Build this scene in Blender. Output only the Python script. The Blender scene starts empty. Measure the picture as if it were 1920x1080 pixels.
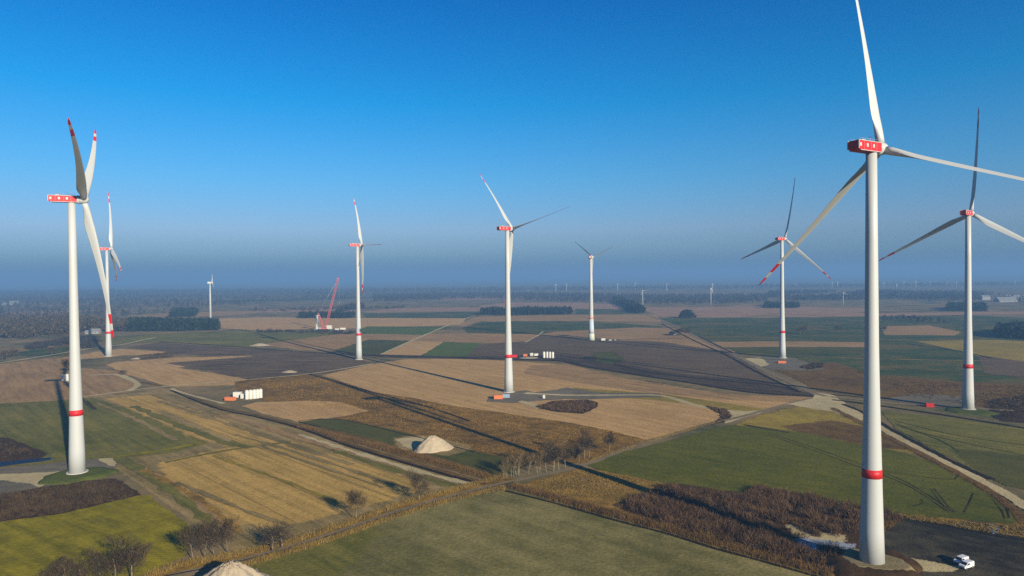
import bpy, bmesh, math, random
import numpy as np
from mathutils import Vector, Matrix
from mathutils.geometry import tessellate_polygon
random.seed(7); RNG = np.random.default_rng(11)
S = bpy.context.scene; COL = S.collection
R = math.radians
# ------------------------------------------------------------------ camera
F = 1280.0; HC = 84.0; PITCH = math.atan(21.4/F); ROLL = .0103
FW = Vector((0, math.cos(PITCH), -math.sin(PITCH))); UP0 = Vector((0, math.sin(PITCH), math.cos(PITCH))); RT0 = Vector((1, 0, 0))
CR = RT0*math.cos(ROLL)-UP0*math.sin(ROLL); CU = UP0*math.cos(ROLL)+RT0*math.sin(ROLL)
CAM = Vector((0, 0, HC))
def G(x, y, z=0.0):
    """ground point seen at a place of the 1920 wide photograph"""
    d = FW+CR*((x-960)/F)+CU*((540-y)/F)
    return CAM+d*((z-HC)/d.z)
cd = bpy.data.cameras.new('camera'); cam = bpy.data.objects.new('camera', cd); COL.objects.link(cam)
cd.sensor_width = 36; cd.lens = 36*F/1920; cd.clip_start = 1; cd.clip_end = 80000
M = Matrix((CR, CU, -FW)).transposed().to_4x4(); M.translation = CAM; cam.matrix_world = M
S.camera = cam
# ------------------------------------------------------------------ light
SUN_EL = R(19.0); SV = Vector((.573, -.819, 0)).normalized()
sd = bpy.data.lights.new('sun', 'SUN'); sd.energy = 5.0; sd.angle = R(.53); sd.color = (1, .88, .68)
so = bpy.data.objects.new('sun', sd); COL.objects.link(so)
sdir = Vector((SV.x*math.cos(SUN_EL), SV.y*math.cos(SUN_EL), math.sin(SUN_EL)))
so.rotation_euler = sdir.to_track_quat('Z', 'Y').to_euler(); so.location = (0, 0, 400)
W = bpy.data.worlds.new('World'); S.world = W; W.use_nodes = True
nt = W.node_tree; nt.nodes.clear()
sky = nt.nodes.new('ShaderNodeTexSky'); sky.sky_type = 'NISHITA'; sky.sun_disc = False
sky.sun_elevation = SUN_EL; sky.sun_rotation = math.atan2(SV.x, SV.y)
sky.altitude = 0; sky.air_density = 1.3; sky.dust_density = .4; sky.ozone_density = 3.0
bg = nt.nodes.new('ShaderNodeBackground'); bg.inputs['Strength'].default_value = .073
wo = nt.nodes.new('ShaderNodeOutputWorld')
tc = nt.nodes.new('ShaderNodeTexCoord'); sx = nt.nodes.new('ShaderNodeSeparateXYZ'); nt.links.new(tc.outputs['Generated'], sx.inputs[0])
rp = nt.nodes.new('ShaderNodeValToRGB'); E_ = rp.color_ramp.elements          # dry winter air: deeper blue away from the horizon
E_[0].position = 0.0; E_[0].color = (.10, .26, .60, 1); E_[1].position = .75; E_[1].color = (.004, .18, .48, 1)
for z_, c_ in ((.034, (.27, .46, .92)), (.068, (.39, .545, .98)), (.137, (.22, .59, 1.0)), (.242, (.03, .56, 1.0)), (.37, (.005, .41, .89))):
    e_ = E_.new(z_); e_.color = (*c_, 1)
mu = nt.nodes.new('ShaderNodeMix'); mu.data_type = 'RGBA'; mu.blend_type = 'MULTIPLY'; mu.inputs[0].default_value = 1
nt.links.new(sx.outputs[2], rp.inputs[0]); nt.links.new(sky.outputs[0], mu.inputs[6]); nt.links.new(rp.outputs[0], mu.inputs[7])
nt.links.new(mu.outputs[2], bg.inputs[0]); nt.links.new(bg.outputs[0], wo.inputs[0])
S.view_settings.view_transform = 'Standard'; S.view_settings.look = 'None'; S.view_settings.exposure = .91; S.view_settings.gamma = 1
S.cycles.use_denoising = False
S.cycles.volume_bounces = 1; S.cycles.max_bounces = 6; S.cycles.diffuse_bounces = 2; S.cycles.glossy_bounces = 2; S.cycles.transparent_max_bounces = 8
# ------------------------------------------------------------------ materials
TONE = {'pale_sand': (.64, .61, .56), 'tan_stubble': (1.35, 1.14, .71), 'brown_stubble': (1.35, 1.12, .68), 'golden_stubble': (1.42, 1.24, .68), 'golden_stubble_rows': (1.42, 1.24, .68),
 'corn_stubble': (.95, .76, .34), 'sown_field': (1.52, 1.19, .73), 'sown_field_near': (1.36, 1.2, .78), 'winter_wheat': (.98, .79, .25), 'thin_green': (1.14, 1.02, .40),
 'dark_green_crop': (1.5, 1.02, .38), 'far_green_crop': (1.0, .84, .42), 'vivid_green_crop': (1.6, 1.0, .38), 'mossy_meadow': (1.1, .95, .25), 'ploughed_soil': (.98, .83, .5),
 'ploughed_streaks': (1.1, .9, .52), 'dark_hardstand': (.70, .62, .4), 'sandy_track': (1.3, 1.2, .82), 'farm_road': (1.2, 1.05, .75), 'rusty_grass': (.78, .68, .30), 'straw_verge': (1.05, .83, .34),
 'grey_gravel': (.95, .82, .6), 'far_bare_field': (1.15, .98, .75), 'peat_soil': (.8, .66, .45), 'wet_ditch': (.8, .65, .4), 'ochre_grass': (1.1, 1.0, .5), 'scrub_floor': (.85, .66, .35), 'thin_ice': (1, 1, 1),
 'scrub_twigs': (.92, .84, .62), 'dark_scrub': (.8, .72, .5), 'alder_twigs': (.72, .68, .55), 'reed_blades': (.85, .80, .5), 'brown_reed': (.78, .72, .48), 'mound_top': (1, 1, 1), 'mound_turf': (1.2, 1.1, .6), 'stubble_stalks': (.95, .8, .42),
 'bare_wood': (.6, .6, .6), 'dark_wood': (.75, .75, .65)}
def newmat(name):
    m = bpy.data.materials.new(name); m.use_nodes = True
    n = m.node_tree.nodes; b = n['Principled BSDF']
    b.inputs['Specular IOR Level'].default_value = .15; b.inputs['Roughness'].default_value = .95
    return m, m.node_tree, b
def N(t, kind, **kw):
    n = t.nodes.new(kind)
    for k, v in kw.items():
        if k in n.inputs: n.inputs[k].default_value = v
        else: setattr(n, k, v)
    return n
def math_(t, op, a, b=None, c=None):
    n = t.nodes.new('ShaderNodeMath'); n.operation = op
    for i, v in enumerate((a, b, c)):
        if v is None: continue
        if isinstance(v, (int, float)): n.inputs[i].default_value = v
        else: t.links.new(v, n.inputs[i])
    return n.outputs[0]
def noise(t, vec, scale, detail=3, rough=.55):
    n = N(t, 'ShaderNodeTexNoise', Scale=scale, Detail=detail, Roughness=rough)
    t.links.new(vec, n.inputs['Vector']); return n.outputs[0]
def fieldmat(name, c1, c2, ang=0.0, rw=5.0, rows=1.0, big=1.4, mid=1.1, speck=.5, fine=.9, tram=None, bump=.5, c3=None):
    """earth, crop or grass: patches, streaks along the working direction, tufts"""
    k_ = TONE.get(name, (1.2, 1.05, .7)); c1, c2, c3 = [tuple(a*b for a, b in zip(c, k_)) if c else None for c in (c1, c2, c3)]
    m, t, b = newmat(name)
    pos = N(t, 'ShaderNodeNewGeometry').outputs['Position']
    mp = N(t, 'ShaderNodeMapping'); t.links.new(pos, mp.inputs[0]); mp.vector_type = 'TEXTURE'
    mp.inputs['Rotation'].default_value = (0, 0, ang); mp.inputs['Scale'].default_value = (60, rw, 1)
    n1 = noise(t, pos, .016, 4); n2 = noise(t, mp.outputs[0], 1.0, 4, .65); n4 = noise(t, pos, .12, 5, .65); n3 = noise(t, pos, fine, 3, .7)
    f = math_(t, 'MULTIPLY_ADD', math_(t, 'SUBTRACT', n1, .5), big, .5)
    f = math_(t, 'MULTIPLY_ADD', math_(t, 'SUBTRACT', n2, .5), rows, f)
    f = math_(t, 'MULTIPLY_ADD', math_(t, 'SUBTRACT', n4, .5), mid, f)
    cr = N(t, 'ShaderNodeValToRGB'); cr.color_ramp.elements[0].position = .15; cr.color_ramp.elements[1].position = .85
    cr.color_ramp.elements[0].color = (*c1, 1); cr.color_ramp.elements[1].color = (*c2, 1)
    if c3:
        e = cr.color_ramp.elements.new(.52); e.color = (*c3, 1)
    t.links.new(f, cr.inputs[0])
    k = math_(t, 'MULTIPLY_ADD', math_(t, 'SUBTRACT', n3, .5), 2*speck, 1.0)
    if tram:
        per, wid, dark = tram
        mp2 = N(t, 'ShaderNodeMapping'); t.links.new(pos, mp2.inputs[0]); mp2.vector_type = 'TEXTURE'; mp2.inputs['Rotation'].default_value = (0, 0, ang)
        sx = N(t, 'ShaderNodeSeparateXYZ'); t.links.new(mp2.outputs[0], sx.inputs[0])
        fr = math_(t, 'PINGPONG', math_(t, 'MULTIPLY_ADD', n4, 1.6, sx.outputs[1]), per/2)
        on = math_(t, 'LESS_THAN', fr, wid/2)
        k = math_(t, 'MULTIPLY', k, math_(t, 'MULTIPLY_ADD', on, -dark, 1.0))
    mx = N(t, 'ShaderNodeVectorMath', operation='SCALE'); t.links.new(cr.outputs[0], mx.inputs[0]); t.links.new(k, mx.inputs['Scale'])
    t.links.new(mx.outputs[0], b.inputs['Base Color'])
    if bump:
        bp = N(t, 'ShaderNodeBump', Strength=bump, Distance=.35); t.links.new(n3, bp.inputs['Height']); t.links.new(bp.outputs[0], b.inputs['Normal'])
    b.inputs['Specular IOR Level'].default_value = .05
    # ragged border: the cover thins out tuft by tuft where 'fade' falls to zero
    at = N(t, 'ShaderNodeAttribute', attribute_name='fade').outputs['Fac']; nf = noise(t, pos, 1.7, 2, .6)
    w_ = math_(t, 'MULTIPLY', math_(t, 'MULTIPLY', at, math_(t, 'SUBTRACT', 1.0, at)), 4.0)
    ns = math_(t, 'ADD', math_(t, 'MULTIPLY', math_(t, 'SUBTRACT', n4, .5), 1.5), math_(t, 'ADD', math_(t, 'MULTIPLY', math_(t, 'SUBTRACT', nf, .5), 1.3), math_(t, 'MULTIPLY', math_(t, 'SUBTRACT', n2, .5), .9)))
    on = math_(t, 'GREATER_THAN', math_(t, 'MULTIPLY_ADD', ns, w_, at), .5)
    tr = N(t, 'ShaderNodeBsdfTransparent'); ms = N(t, 'ShaderNodeMixShader'); out = t.nodes['Material Output']
    t.links.new(on, ms.inputs[0]); t.links.new(tr.outputs[0], ms.inputs[1]); t.links.new(b.outputs[0], ms.inputs[2]); t.links.new(ms.outputs[0], out.inputs['Surface'])
    return m
def plain(name, c, rough=.6, spec=.3, var=.12, scale=1.2, metal=0):
    m, t, b = newmat(name)
    pos = N(t, 'ShaderNodeTexCoord').outputs['Object']
    n = noise(t, pos, scale, 4)
    k = math_(t, 'MULTIPLY_ADD', math_(t, 'SUBTRACT', n, .5), 2*var, 1.0)
    mx = N(t, 'ShaderNodeVectorMath', operation='SCALE'); mx.inputs[0].default_value = c; t.links.new(k, mx.inputs['Scale'])
    t.links.new(mx.outputs[0], b.inputs['Base Color'])
    b.inputs['Roughness'].default_value = rough; b.inputs['Specular IOR Level'].default_value = spec; b.inputs['Metallic'].default_value = metal
    return m
def leafmat(name, c1, c2, var=1.0):
    """twigs, blades and leaf clumps: every piece has its own tone"""
    k_ = TONE.get(name, (1.1, .95, .6)); c1, c2 = [tuple(a*b for a, b in zip(c, k_)) for c in (c1, c2)]
    m, t, b = newmat(name)
    g = N(t, 'ShaderNodeNewGeometry'); n = noise(t, g.outputs['Position'], .09, 3)
    f = math_(t, 'MULTIPLY_ADD', math_(t, 'SUBTRACT', n, .5), 1.3, g.outputs['Random Per Island'])
    cr = N(t, 'ShaderNodeValToRGB'); cr.color_ramp.elements[0].color = (*c1, 1); cr.color_ramp.elements[1].color = (*c2, 1)
    t.links.new(f, cr.inputs[0]); t.links.new(cr.outputs[0], b.inputs['Base Color']); b.inputs['Specular IOR Level'].default_value = .05
    return m
WHITE = plain('turbine_white', (.385, .40, .395), .45, .3, .03, .15)
RED = plain('signal_red', (.46, .013, .014), .5, .3, .08, .4)
DARKRED = plain('nacelle_dark', (.05, .012, .012), .5, .3)
CONCRETE = plain('concrete', (.42, .40, .36), .9, .1, .15, .6)
METAL = plain('galvanised', (.3, .31, .32), .5, .4)
TANKW = plain('tank_white', (.50, .49, .44), .55, .3, .05, .8)
ORANGE = plain('orange_paint', (.52, .15, .05), .6, .3)
BLUEGREY = plain('blue_grey_paint', (.2, .27, .36), .6, .3)
CRANE = plain('crane_red', (.46, .10, .09), .5, .3)
BLACK = plain('rubber_black', (.02, .02, .02), .8, .2)
GLASS = plain('dark_glass', (.015, .02, .03), .08, .6)
VANW = plain('van_white', (.62, .62, .62), .25, .5, .02)
SAND = fieldmat('pale_sand', (.44, .37, .27), (.62, .54, .42), 0, 2, .5, .6, .8, .18, 1.6, bump=.4)
HOUSE = plain('house_white', (.25, .245, .23), .8, .2); ROOF = plain('roof_tile', (.14, .08, .06), .9, .1); GREYROOF = plain('sheet_roof', (.16, .165, .17), .7, .2)
# ------------------------------------------------------------------ object helpers
def link(o, parent=None):
    COL.objects.link(o)
    if parent is not None: o.parent = parent
    return o
def tag(o, label=None, cat=None, group=None, kind=None):
    if label: o['label'] = label
    if cat: o['category'] = cat
    if group: o['group'] = group
    if kind: o['kind'] = kind
    return o
def empty(name, loc, label, cat, group=None, rz=0.0, scale=1.0):
    o = bpy.data.objects.new(name, None); COL.objects.link(o); o.location = loc; o.rotation_euler = (0, 0, rz); o.scale = (scale,)*3
    o.empty_display_size = 1
    return tag(o, label, cat, group)
def fast_mesh(name, V, Q, mat=None, smooth=False):
    V = np.asarray(V, dtype=np.float32).reshape(-1, 3); Q = np.asarray(Q, dtype=np.int32); k = Q.shape[1]
    me = bpy.data.meshes.new(name); me.vertices.add(len(V)); me.vertices.foreach_set('co', V.ravel())
    me.loops.add(Q.size); me.loops.foreach_set('vertex_index', Q.ravel())
    me.polygons.add(len(Q)); me.polygons.foreach_set('loop_start', np.arange(0, Q.size, k, dtype=np.int32))
    me.polygons.foreach_set('loop_total', np.full(len(Q), k, dtype=np.int32))
    if smooth: me.polygons.foreach_set('use_smooth', np.ones(len(Q), dtype=bool))
    me.update(calc_edges=True); me.validate()
    if mat: me.materials.append(mat)
    return me
class MB:
    """collects boxes, tubes and lathes into ONE mesh"""
    def __init__(s): s.bm = bmesh.new()
    def box(s, c, d, rot=None, mi=0):
        r = bmesh.ops.create_cube(s.bm, size=1); vs = r['verts']
        bmesh.ops.scale(s.bm, vec=d, verts=vs)
        if rot is not None: bmesh.ops.rotate(s.bm, cent=(0, 0, 0), matrix=rot, verts=vs)
        bmesh.ops.translate(s.bm, vec=c, verts=vs)
        for f in {f for v in vs for f in v.link_faces}: f.material_index = mi
        return vs
    def prism(s, pts, x0, x1, axis='x', mi=0):
        """outline pts (a,b) swept along an axis"""
        mk = {'x': lambda t, a, b: (t, a, b), 'y': lambda t, a, b: (a, t, b), 'z': lambda t, a, b: (a, b, t)}[axis]
        A = [s.bm.verts.new(mk(x0, a, b)) for a, b in pts]; B = [s.bm.verts.new(mk(x1, a, b)) for a, b in pts]
        n = len(pts); fs = [s.bm.faces.new(A), s.bm.faces.new(B[::-1])]
        for i in range(n): fs.append(s.bm.faces.new((A[i], B[i], B[(i+1) % n], A[(i+1) % n])))
        for f in fs: f.material_index = mi
    def tube(s, pts, rad, n=8, mi=0, smooth=True, cap=True):
        pts = [Vector(p) for p in pts]; rings = []
        for i, p in enumerate(pts):
            d = (pts[min(i+1, len(pts)-1)]-pts[max(i-1, 0)]).normalized()
            a = d.orthogonal().normalized(); b = d.cross(a); r = rad[i] if isinstance(rad, (list, tuple)) else rad
            if abs(d.z) > .9: a = Vector((1, 0, 0)); a = (a-d*a.dot(d)).normalized(); b = d.cross(a)
            rings.append([s.bm.verts.new(p+a*(r*math.cos(2*math.pi*k/n))+b*(r*math.sin(2*math.pi*k/n))) for k in range(n)])
        for A, B in zip(rings, rings[1:]):
            for k in range(n):
                f = s.bm.faces.new((A[k], A[(k+1) % n], B[(k+1) % n], B[k])); f.smooth = smooth; f.material_index = mi
        if cap:
            for rg in (rings[0][::-1], rings[-1]): s.bm.faces.new(rg).material_index = mi
    def mesh(s, name, *mats, bevel=0):
        if bevel: bmesh.ops.bevel(s.bm, geom=[e for e in s.bm.edges], offset=bevel, segments=2, affect='EDGES', clamp_overlap=True)
        bmesh.ops.recalc_face_normals(s.bm, faces=s.bm.faces)
        me = bpy.data.meshes.new(name); s.bm.to_mesh(me); s.bm.free()
        for m in mats: me.materials.append(m)
        return me
    def build(s, name, parent, *mats, bevel=0):
        return link(bpy.data.objects.new(name, s.mesh(name, *mats, bevel=bevel)), parent)
# ------------------------------------------------------------------ the ground and its fields
LAYER = [0]
def nextz(dist):
    LAYER[0] += .004 if dist > 900 else .0016
    return LAYER[0]
def densify(P, closed, seg, amp):
    out = []; n = len(P)
    for i in range(n if closed else n-1):
        a, b = P[i], P[(i+1) % n]; L = (b-a).length; k = max(1, min(60, int(L/seg)))
        nrm = Vector((-(b-a).y, (b-a).x, 0)).normalized()
        for j in range(k):
            q = a.lerp(b, j/k)
            if j: q = q+nrm*random.uniform(-amp, amp)
            out.append(q)
    if not closed: out.append(P[-1])
    return out
def setfade(me, arr):
    at = me.attributes.new('fade', 'FLOAT', 'POINT'); at.data.foreach_set('value', np.asarray(arr, dtype=np.float32))
def field(name, px, mat, label=None, amp=None):
    """a sheet of ground cover; its border is ragged over a few metres (amp widens that)"""
    P = [G(*p) for p in px]; d = min(p.y for p in P)
    P = [Vector((p.x, p.y, 0)) for p in P]
    P = densify(P, True, max(3.0, d*.012), min(1.2, .3+d*.001)); z = nextz(d); n = len(P)
    if sum(P[i].x*P[(i+1) % n].y-P[(i+1) % n].x*P[i].y for i in range(n)) < 0: P = P[::-1]
    w = (1.1+d*.0012) if amp is None else amp*2.2
    NR = []
    for i in range(n):
        e = P[(i+2) % n]-P[i-2]; NR.append(Vector((-e.y, e.x, 0)).normalized())
    bm = bmesh.new(); vo = [bm.verts.new((p.x-q.x*w*.9, p.y-q.y*w*.9, z-.0008)) for p, q in zip(P, NR)]; vi = [bm.verts.new((p.x, p.y, z)) for p in P]
    for tri in tessellate_polygon([P]):
        if len(set(tri)) == 3: bm.faces.new([vi[k] for k in tri])
    for i in range(n): bm.faces.new((vo[i], vo[(i+1) % n], vi[(i+1) % n], vi[i]))
    for f in bm.faces:
        f.normal_update()
        if f.normal.z < 0: f.normal_flip()
    me = bpy.data.meshes.new(name); bm.to_mesh(me); bm.free(); me.materials.append(mat); setfade(me, [0]*n+[1]*n)
    return tag(link(bpy.data.objects.new(name, me)), label, None, None, 'structure')
def strip(name, px, w, mat, label=None, amp=.25, seg=5.0):
    P = [G(*p) for p in px]; P = [Vector((p.x, p.y, 0)) for p in P]; d = min(p.y for p in P)
    P = smooth_line(P, max(seg, d*.02)); z = nextz(d); V = []; Q = []
    for i, p in enumerate(P):
        t = (P[min(i+1, len(P)-1)]-P[max(i-1, 0)]).normalized(); n = Vector((-t.y, t.x, 0)); ww = w/2*(1+random.uniform(-amp, amp))
        for k in (1.3, .7, -.7, -1.3):
            q = p+n*ww*k; V.append((q.x, q.y, z))
        if i:
            for k in range(3): A = 4*i-4+k; Q.append((A, A+1, A+5, A+4))
    me = fast_mesh(name, V, Q, mat); setfade(me, [0, 1, 1, 0]*len(P))
    return tag(link(bpy.data.objects.new(name, me)), label, None, None, 'structure')
def smooth_line(P, seg):
    """Catmull-Rom through the points"""
    out = []
    for i in range(len(P)-1):
        p0, p1, p2, p3 = P[max(i-1, 0)], P[i], P[i+1], P[min(i+2, len(P)-1)]
        n = max(1, int((p2-p1).length/seg))
        for j in range(n):
            t = j/n
            out.append(.5*((2*p1)+(p2-p0)*t+(2*p0-5*p1+4*p2-p3)*t*t+(3*p1-p0-3*p2+p3)*t**3))
    out.append(P[-1]); return out
def ang(p, q):
    a, b = G(*p), G(*q); return math.atan2(b.y-a.y, b.x-a.x)

A_DITCH = ang((480, 780), (890, 905))      # working direction of the left fields
A_ROAD = ang((700, 970), (1300, 805))      # the farm road
A_REED = ang((1000, 930), (1440, 1055))
A_PEAT = ang((1060, 680), (1440, 730))
GROUND = fieldmat('far_ground', (.055, .065, .038), (.21, .165, .11), R(8), 90, 1.5, 1.2, .8, .3, .3, bump=0)
TAN = fieldmat('tan_stubble', (.23, .165, .10), (.36, .265, .165), A_PEAT, 5, 1.5, .7, .8, .5, .6)
TANB = fieldmat('brown_stubble', (.15, .11, .075), (.27, .20, .135), A_PEAT, 5, 1.7, .7, .8, .5, .6)
GOLD = fieldmat('golden_stubble', (.19, .145, .065), (.33, .235, .115), A_DITCH, 3.0, 1.9, .9, .9, .6, .7, tram=(19, .8, .35))
GOLDL = fieldmat('golden_stubble_rows', (.19, .145, .07), (.33, .24, .13), A_ROAD, 3.5, 1.2, .9, .8, .35, .8, tram=(17, .8, .3))
CORN = fieldmat('corn_stubble', (.085, .06, .025), (.27, .185, .075), A_DITCH, 2.6, 1.2, .8, 1.5, 1.0, .55, bump=1.0)
GREY = fieldmat('sown_field', (.085, .082, .042), (.20, .18, .115), A_DITCH, 4, 1.7, 1.2, .9, .55, .8, tram=(24, .9, .25))
GREY2 = fieldmat('sown_field_near', (.075, .078, .032), (.165, .155, .085), A_REED, 6, 1.0, 1.9, 1.1, .55, .8, tram=(20, .6, .12))
GREEN = fieldmat('winter_wheat', (.055, .078, .014), (.125, .145, .035), A_DITCH, 4, .7, 1.2, .9, .7, .7)
GREENL = fieldmat('thin_green', (.07, .08, .03), (.16, .15, .075), A_DITCH, 4, 1.4, 1.2, .9, .6, .7)
DGREEN = fieldmat('dark_green_crop', (.028, .05, .022), (.065, .085, .04), A_DITCH, 6, .9, 1.2, .8, .35, .8)
FGREEN = fieldmat('far_green_crop', (.03, .06, .03), (.125, .105, .062), R(5), 22, 1.6, 1.7, 1.2, .4, .3, bump=0, c3=(.055, .085, .042))
VGREEN = fieldmat('vivid_green_crop', (.035, .085, .03), (.06, .12, .04), R(40), 8, .8, .8, .6, .2, .5, bump=0)
OLIVE = fieldmat('mossy_meadow', (.10, .10, .012), (.24, .225, .03), ang((100, 900+60), (330, 1060)), 4, 1.3, 1.0, 1.3, .5, .8)
PLOUGH = fieldmat('ploughed_soil', (.075, .06, .055), (.155, .125, .11), A_PEAT+R(38), 5, 1.3, .8, .8, .3, .6, tram=(14, 1.2, .42))
PLOUGHL = fieldmat('ploughed_streaks', (.06, .05, .05), (.17, .14, .125), ang((480, 690), (640, 690)), 4, 2.2, .8, .7, .3, .6, tram=(13, 3.4, .45))
PEAT = fieldmat('peat_soil', (.03, .025, .024), (.12, .10, .09), A_PEAT, 2.5, 2.2, .8, 1.0, .5, .6)
DITCH = fieldmat('wet_ditch', (.012, .011, .010), (.035, .028, .02), 0, 4, .5, .8, .8, .4, .8)
GRAVEL = fieldmat('grey_gravel', (.10, .10, .095), (.19, .185, .17), 0, 6, .7, 1.2, .9, .25, 1.2)
HARD = fieldmat('dark_hardstand', (.03, .03, .028), (.12, .11, .095), A_REED, 5, .9, 1.5, 1.5, .6, 1.1)
TRACK = fieldmat('sandy_track', (.22, .195, .15), (.40, .35, .27), 0, 5, .4, .9, .8, .2, 1.0)
ROADM = fieldmat('farm_road', (.10, .09, .075), (.20, .175, .14), 0, 5, .4, 1.0, .8, .25, 1.0)
VERGE = fieldmat('straw_verge', (.09, .07, .03), (.30, .22, .09), 0, 3, .8, 1.0, 1.6, .6, .7, bump=.8)
RUST = fieldmat('rusty_grass', (.085, .055, .028), (.22, .145, .075), A_PEAT, 3, .8, 1.0, 1.4, .7, .6, bump=.8)
OCHRE = fieldmat('ochre_grass', (.13, .11, .03), (.30, .235, .075), A_PEAT, 4, .8, .9, 1.0, .4, .7)
TURF = fieldmat('mound_turf', (.035, .05, .014), (.085, .105, .03), 0, 2, .5, .9, 1.2, .5, .9)
MOUND = fieldmat('mound_top', (.12, .095, .045), (.22, .175, .09), 0, 2, .5, .8, 1.2, .4, .9)
SCRUBG = fieldmat('scrub_floor', (.03, .022, .016), (.085, .06, .04), 0, 4, .4, .9, 1.4, .6, .7)
PINK = fieldmat('far_bare_field', (.20, .135, .10), (.29, .21, .155), R(3), 30, 1.0, .9, .6, .2, .2, bump=0)
WATER, t_, b_ = newmat('puddle_water'); b_.inputs['Base Color'].default_value = (.010, .018, .045, 1); b_.inputs['Roughness'].default_value = .5; b_.inputs['Specular IOR Level'].default_value = .05
ICE = fieldmat('thin_ice', (.03, .035, .04), (.36, .39, .44), 0, 4, .5, .8, 2.4, .5, .5); ICE.node_tree.nodes['Principled BSDF'].inputs['Roughness'].default_value = .3

g = fast_mesh('ground', [(-30000, -3000, 0), (30000, -3000, 0), (30000, 40000, 0), (-30000, 40000, 0)], [(0, 1, 2, 3)], GROUND); setfade(g, [1]*4)
tag(link(bpy.data.objects.new('ground', g)), None, None, None, 'structure')

# --- far strips of land
for nm, px, m in [
    ('bare_field', [(820, 556), (960, 553), (1062, 555), (1060, 560), (830, 563)], PINK),
    ('bare_field', [(480, 579), (660, 577), (660, 584), (480, 586)], PINK),
    ('bare_field', [(680, 584), (740, 578), (905, 576), (895, 583), (690, 586)], PINK),
    ('bare_field', [(900, 573), (960, 567), (1085, 567), (1160, 571), (1170, 580), (1080, 580), (900, 583)], PINK),
    ('bare_field', [(230, 592), (330, 587), (410, 584), (480, 583), (480, 588), (330, 596)], TANB),
    ('bare_field', [(-60, 590), (60, 582), (180, 582), (120, 588), (20, 594)], PINK),
    ('bare_field', [(400, 563), (560, 560), (700, 556), (700, 559), (560, 564), (410, 567)], FGREEN),
    ('crop_field', [(680, 588), (900, 584), (895, 596), (690, 597)], FGREEN),
    ('stubble_field', [(385, 598), (480, 595), (680, 596), (872, 597), (866, 609), (700, 615), (480, 619), (380, 613)], TAN),
    ('stubble_field', [(890, 594), (1080, 590), (1230, 590), (1240, 604), (1100, 602), (900, 602), (870, 612), (860, 610)], TANB),
    ('crop_field', [(1080, 579), (1180, 580), (1210, 588), (1080, 590)], FGREEN),
    ('bare_field', [(1200, 577), (1440, 574), (1640, 578), (1640, 584), (1440, 590), (1380, 595), (1240, 594)], PINK),
    ('crop_field', [(1236, 597), (1440, 596), (1640, 592), (1800, 590), (2000, 600), (2000, 725), (1800, 716), (1640, 702), (1530, 682), (1440, 668), (1380, 662), (1300, 631), (1262, 611)], FGREEN),
    ('bare_field', [(1440, 587), (1560, 586), (1700, 587), (2000, 583), (2000, 588), (1700, 592), (1480, 595)], PINK),
    ('bare_field', [(1330, 641), (1450, 640), (1640, 642), (1640, 651), (1450, 650), (1350, 651)], TANB),
    ('crop_field', [(1340, 652), (1640, 652), (1640, 664), (1400, 662)], DGREEN),
    ('bare_field', [(1652, 612), (1740, 610), (1800, 622), (1790, 629), (1660, 628)], TANB),
    ('meadow', [(1718, 640), (1840, 637), (2000, 642), (2000, 690), (1860, 674), (1770, 651)], OCHRE),
    ('ploughed_field', [(1835, 666), (2000, 690), (2000, 722), (1850, 700)], PLOUGH),
    ('crop_field', [(868, 615), (905, 604), (1000, 602), (1112, 603), (1242, 612), (1232, 621), (1100, 627), (1010, 627), (880, 625)], FGREEN),
    ('crop_field', [(185, 632), (290, 626), (460, 620), (640, 620), (620, 632), (490, 645), (480, 653), (300, 641), (210, 646)], GREENL),
    ('stubble_field', [(1190, 614), (1265, 616), (1380, 661), (1240, 641), (1010, 628), (1040, 622)], TANB),
    ('stubble_field', [(800, 626), (880, 625), (1010, 627), (985, 641), (948, 644), (772, 639)], TANB),
    ('stubble_field', [(640, 626), (760, 626), (840, 620), (800, 627), (770, 639), (690, 637), (630, 657), (560, 656), (490, 646)], TANB),
    ('crop_field', [(655, 625), (690, 612), (845, 613), (795, 628)], VGREEN),
    ('crop_field', [(627, 657), (692, 637), (772, 639), (715, 665), (660, 663)], DGREEN),
    ('stubble_field', [(772, 639), (832, 641), (790, 667), (715, 665)], TAN),
    ('crop_field', [(832, 642), (903, 644), (872, 670), (790, 667)], VGREEN),
    ('ploughed_field', [(903, 645), (985, 640), (1010, 628), (1105, 638), (1240, 641), (1372, 661), (1440, 706), (1500, 737), (1440, 727), (1330, 713), (1200, 695), (1060, 674), (872, 671)], PLOUGH),
    ('ploughed_field', [(245, 650), (300, 642), (480, 655), (640, 665), (705, 683), (620, 681), (560, 669), (480, 671), (380, 668), (310, 660)], PLOUGHL),
    ('stubble_field', [(105, 674), (180, 660), (228, 654), (312, 660), (290, 665), (230, 666), (190, 671), (110, 677)], TAN),
    ('stubble_field', [(200, 684), (225, 678), (330, 671), (470, 667), (480, 672), (330, 690), (400, 700), (465, 712), (440, 722), (330, 725), (300, 720), (240, 702)], TAN),
    ('ploughed_field', [(310, 681), (480, 668), (565, 668), (660, 680), (695, 691), (640, 698), (560, 704), (470, 712), (440, 706), (400, 697), (330, 684)], PLOUGHL),
    ('stubble_field', [(-60, 690), (0, 683), (80, 673), (130, 672), (150, 690), (228, 696), (243, 709), (262, 719), (240, 736), (160, 746), (90, 753), (0, 762), (-80, 768)], TANB),
    ('crop_field', [(36, 660), (130, 646), (135, 660), (95, 668), (45, 667)], FGREEN),
]: field(nm, px, m)
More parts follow.
